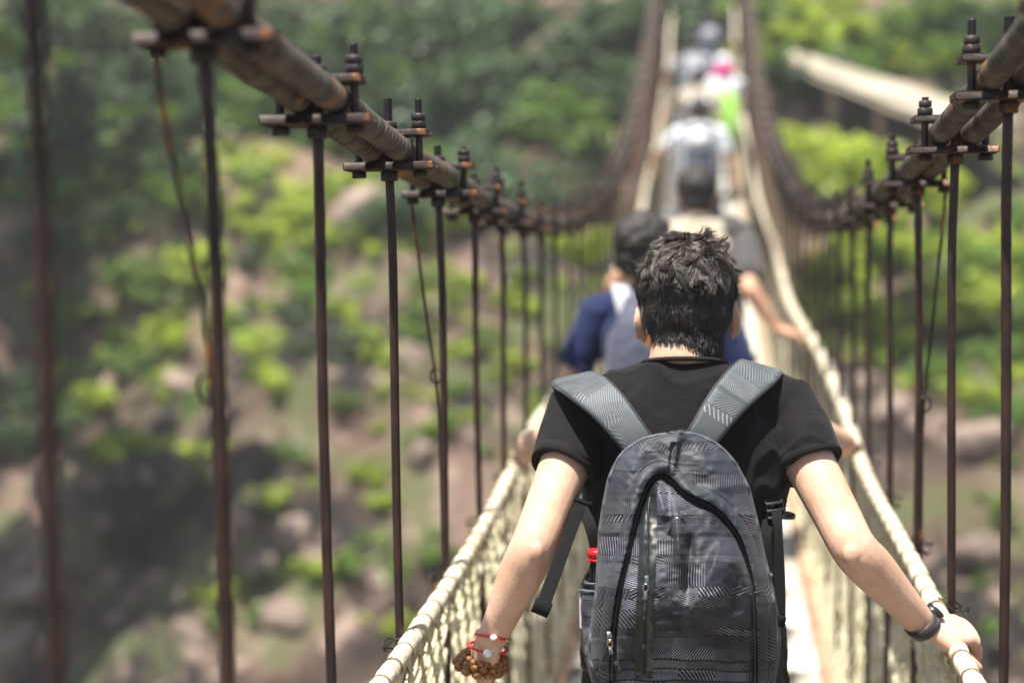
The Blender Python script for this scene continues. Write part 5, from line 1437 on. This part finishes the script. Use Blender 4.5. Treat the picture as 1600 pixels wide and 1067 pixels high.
small_pack('dark grey bag on the shoulder of the person in the cream T-shirt', O, s, 'grey_tee', 0.10, 0.16, 0.06, 1.17, None, 'grey_tee', xo=0.10)
# white shirt with dark pack
O = sit(1093, 14.4, 1.7); s = 1.70 / 1.71
person('person in a white T-shirt carrying a dark backpack with a round white top flap', O, 1.70,
       {-1: arm_rail(O, s, -1, 0.35), 1: arm_down(O, s, 1, 0.05, 0.10)}, 'white_tee', 'brownhair', 'skin2', vox=0.010)
small_pack('dark backpack with a round white top flap on the person in white', O, s, 'pack_dark', 0.14, 0.22, 0.08, 1.20, 'white_cloth')
# pink scarf, white cap, lime bag
O = sit(1131, 18.6, 1.66); s = 1.64 / 1.71
e6, hc6, R6, _, _ = person('person with a white cap and pink scarf beside the right rail', O, 1.64,
       {-1: arm_down(O, s, -1), 1: arm_rail(O, s, 1, 0.30)}, 'white_tee', 'brownhair', 'skin2', vox=0.010)
mb = MB(); addell(mb, hc6 + R6 @ np.array([0, -0.004, 0.055]), (0.098, 0.115, 0.085), 24, 16, R6); addtube(mb, [hc6 + np.array([0, 0.07, 0.03]), hc6 + np.array([0, 0.18, 0.01])], np.array([[0.08, 0.008], [0.06, 0.006]]), 14, (1, 0, 0)); mb.build('cap', M['white_cloth'], e6)
mb = MB(); th = np.linspace(0, 2 * np.pi, 40); addtube(mb, np.stack([0.085 * np.cos(th), 0.085 * np.sin(th), 1.46 + 0.012 * np.sin(3 * th)], 1), 0.042, 14, (0, 0, 1)); addell(mb, (0.0, -0.085, 1.50), (0.09, 0.03, 0.06), 20, 12); mb.build('scarf', M['pink'], e6)
small_pack('lime green bag hanging at the back of the person with the pink scarf', O, s, 'lime_tee', 0.145, 0.27, 0.08, 1.00, None, 'lime_tee', xo=0.03)
O = sit(1092, 17.6, 1.66); s = 1.66 / 1.71
person('person in a pale cream T-shirt with a blue-grey backpack left of the white cap', O, 1.66, {-1: arm_rail(O, s, -1, 0.3), 1: arm_down(O, s, 1)}, 'cream_tee', 'brownhair', 'skin2', vox=0.011)
small_pack('blue-grey backpack on the person in pale cream', O, s, 'pack_lav', 0.13, 0.20, 0.08, 1.16, None, 'white_cloth')
O = sit(1083, 20.2, 1.68); s = 1.68 / 1.71
person('person in a pale grey T-shirt, second from the far end of the line', O, 1.68, {-1: arm_rail(O, s, -1, 0.3), 1: arm_down(O, s, 1)}, 'greywhite_tee', 'brownhair', 'skin2', vox=0.011)
small_pack('pale grey backpack on the person in the pale grey T-shirt', O, s, 'greywhite_tee', 0.14, 0.22, 0.08, 1.18, None)
O = sit(1110, 22.2, 1.70); s = 1.70 / 1.71
person('person in dark blue clothes at the far end of the line', O, 1.70, {-1: arm_down(O, s, -1), 1: arm_rail(O, s, 1, 0.3)}, 'dark_tee', 'brownhair', 'skin2', vox=0.011)
small_pack('dark blue backpack with a pale top on the farthest person', O, s, 'pack_dark', 0.15, 0.24, 0.09, 1.20, 'greywhite_tee')

# the air of the gorge
M['haze'] = bpy.data.materials.new('haze'); M['haze'].use_nodes = True
t = M['haze'].node_tree; t.nodes.clear()
pv = nd(t, 'ShaderNodeVolumePrincipled', {'Color': (0.92, 0.93, 0.90, 1), 'Density': 0.0022, 'Anisotropy': 0.2})
mo = t.nodes.new('ShaderNodeOutputMaterial'); t.links.new(pv.outputs[0], mo.inputs['Volume'])
mb = MB(); addbox(mb, (0, 25, 24.0), (84, 90, 42.0)); o = mb.build('haze', M['haze'], smooth=False); tag(o, 'thin pale haze in the gorge air', kind='stuff')
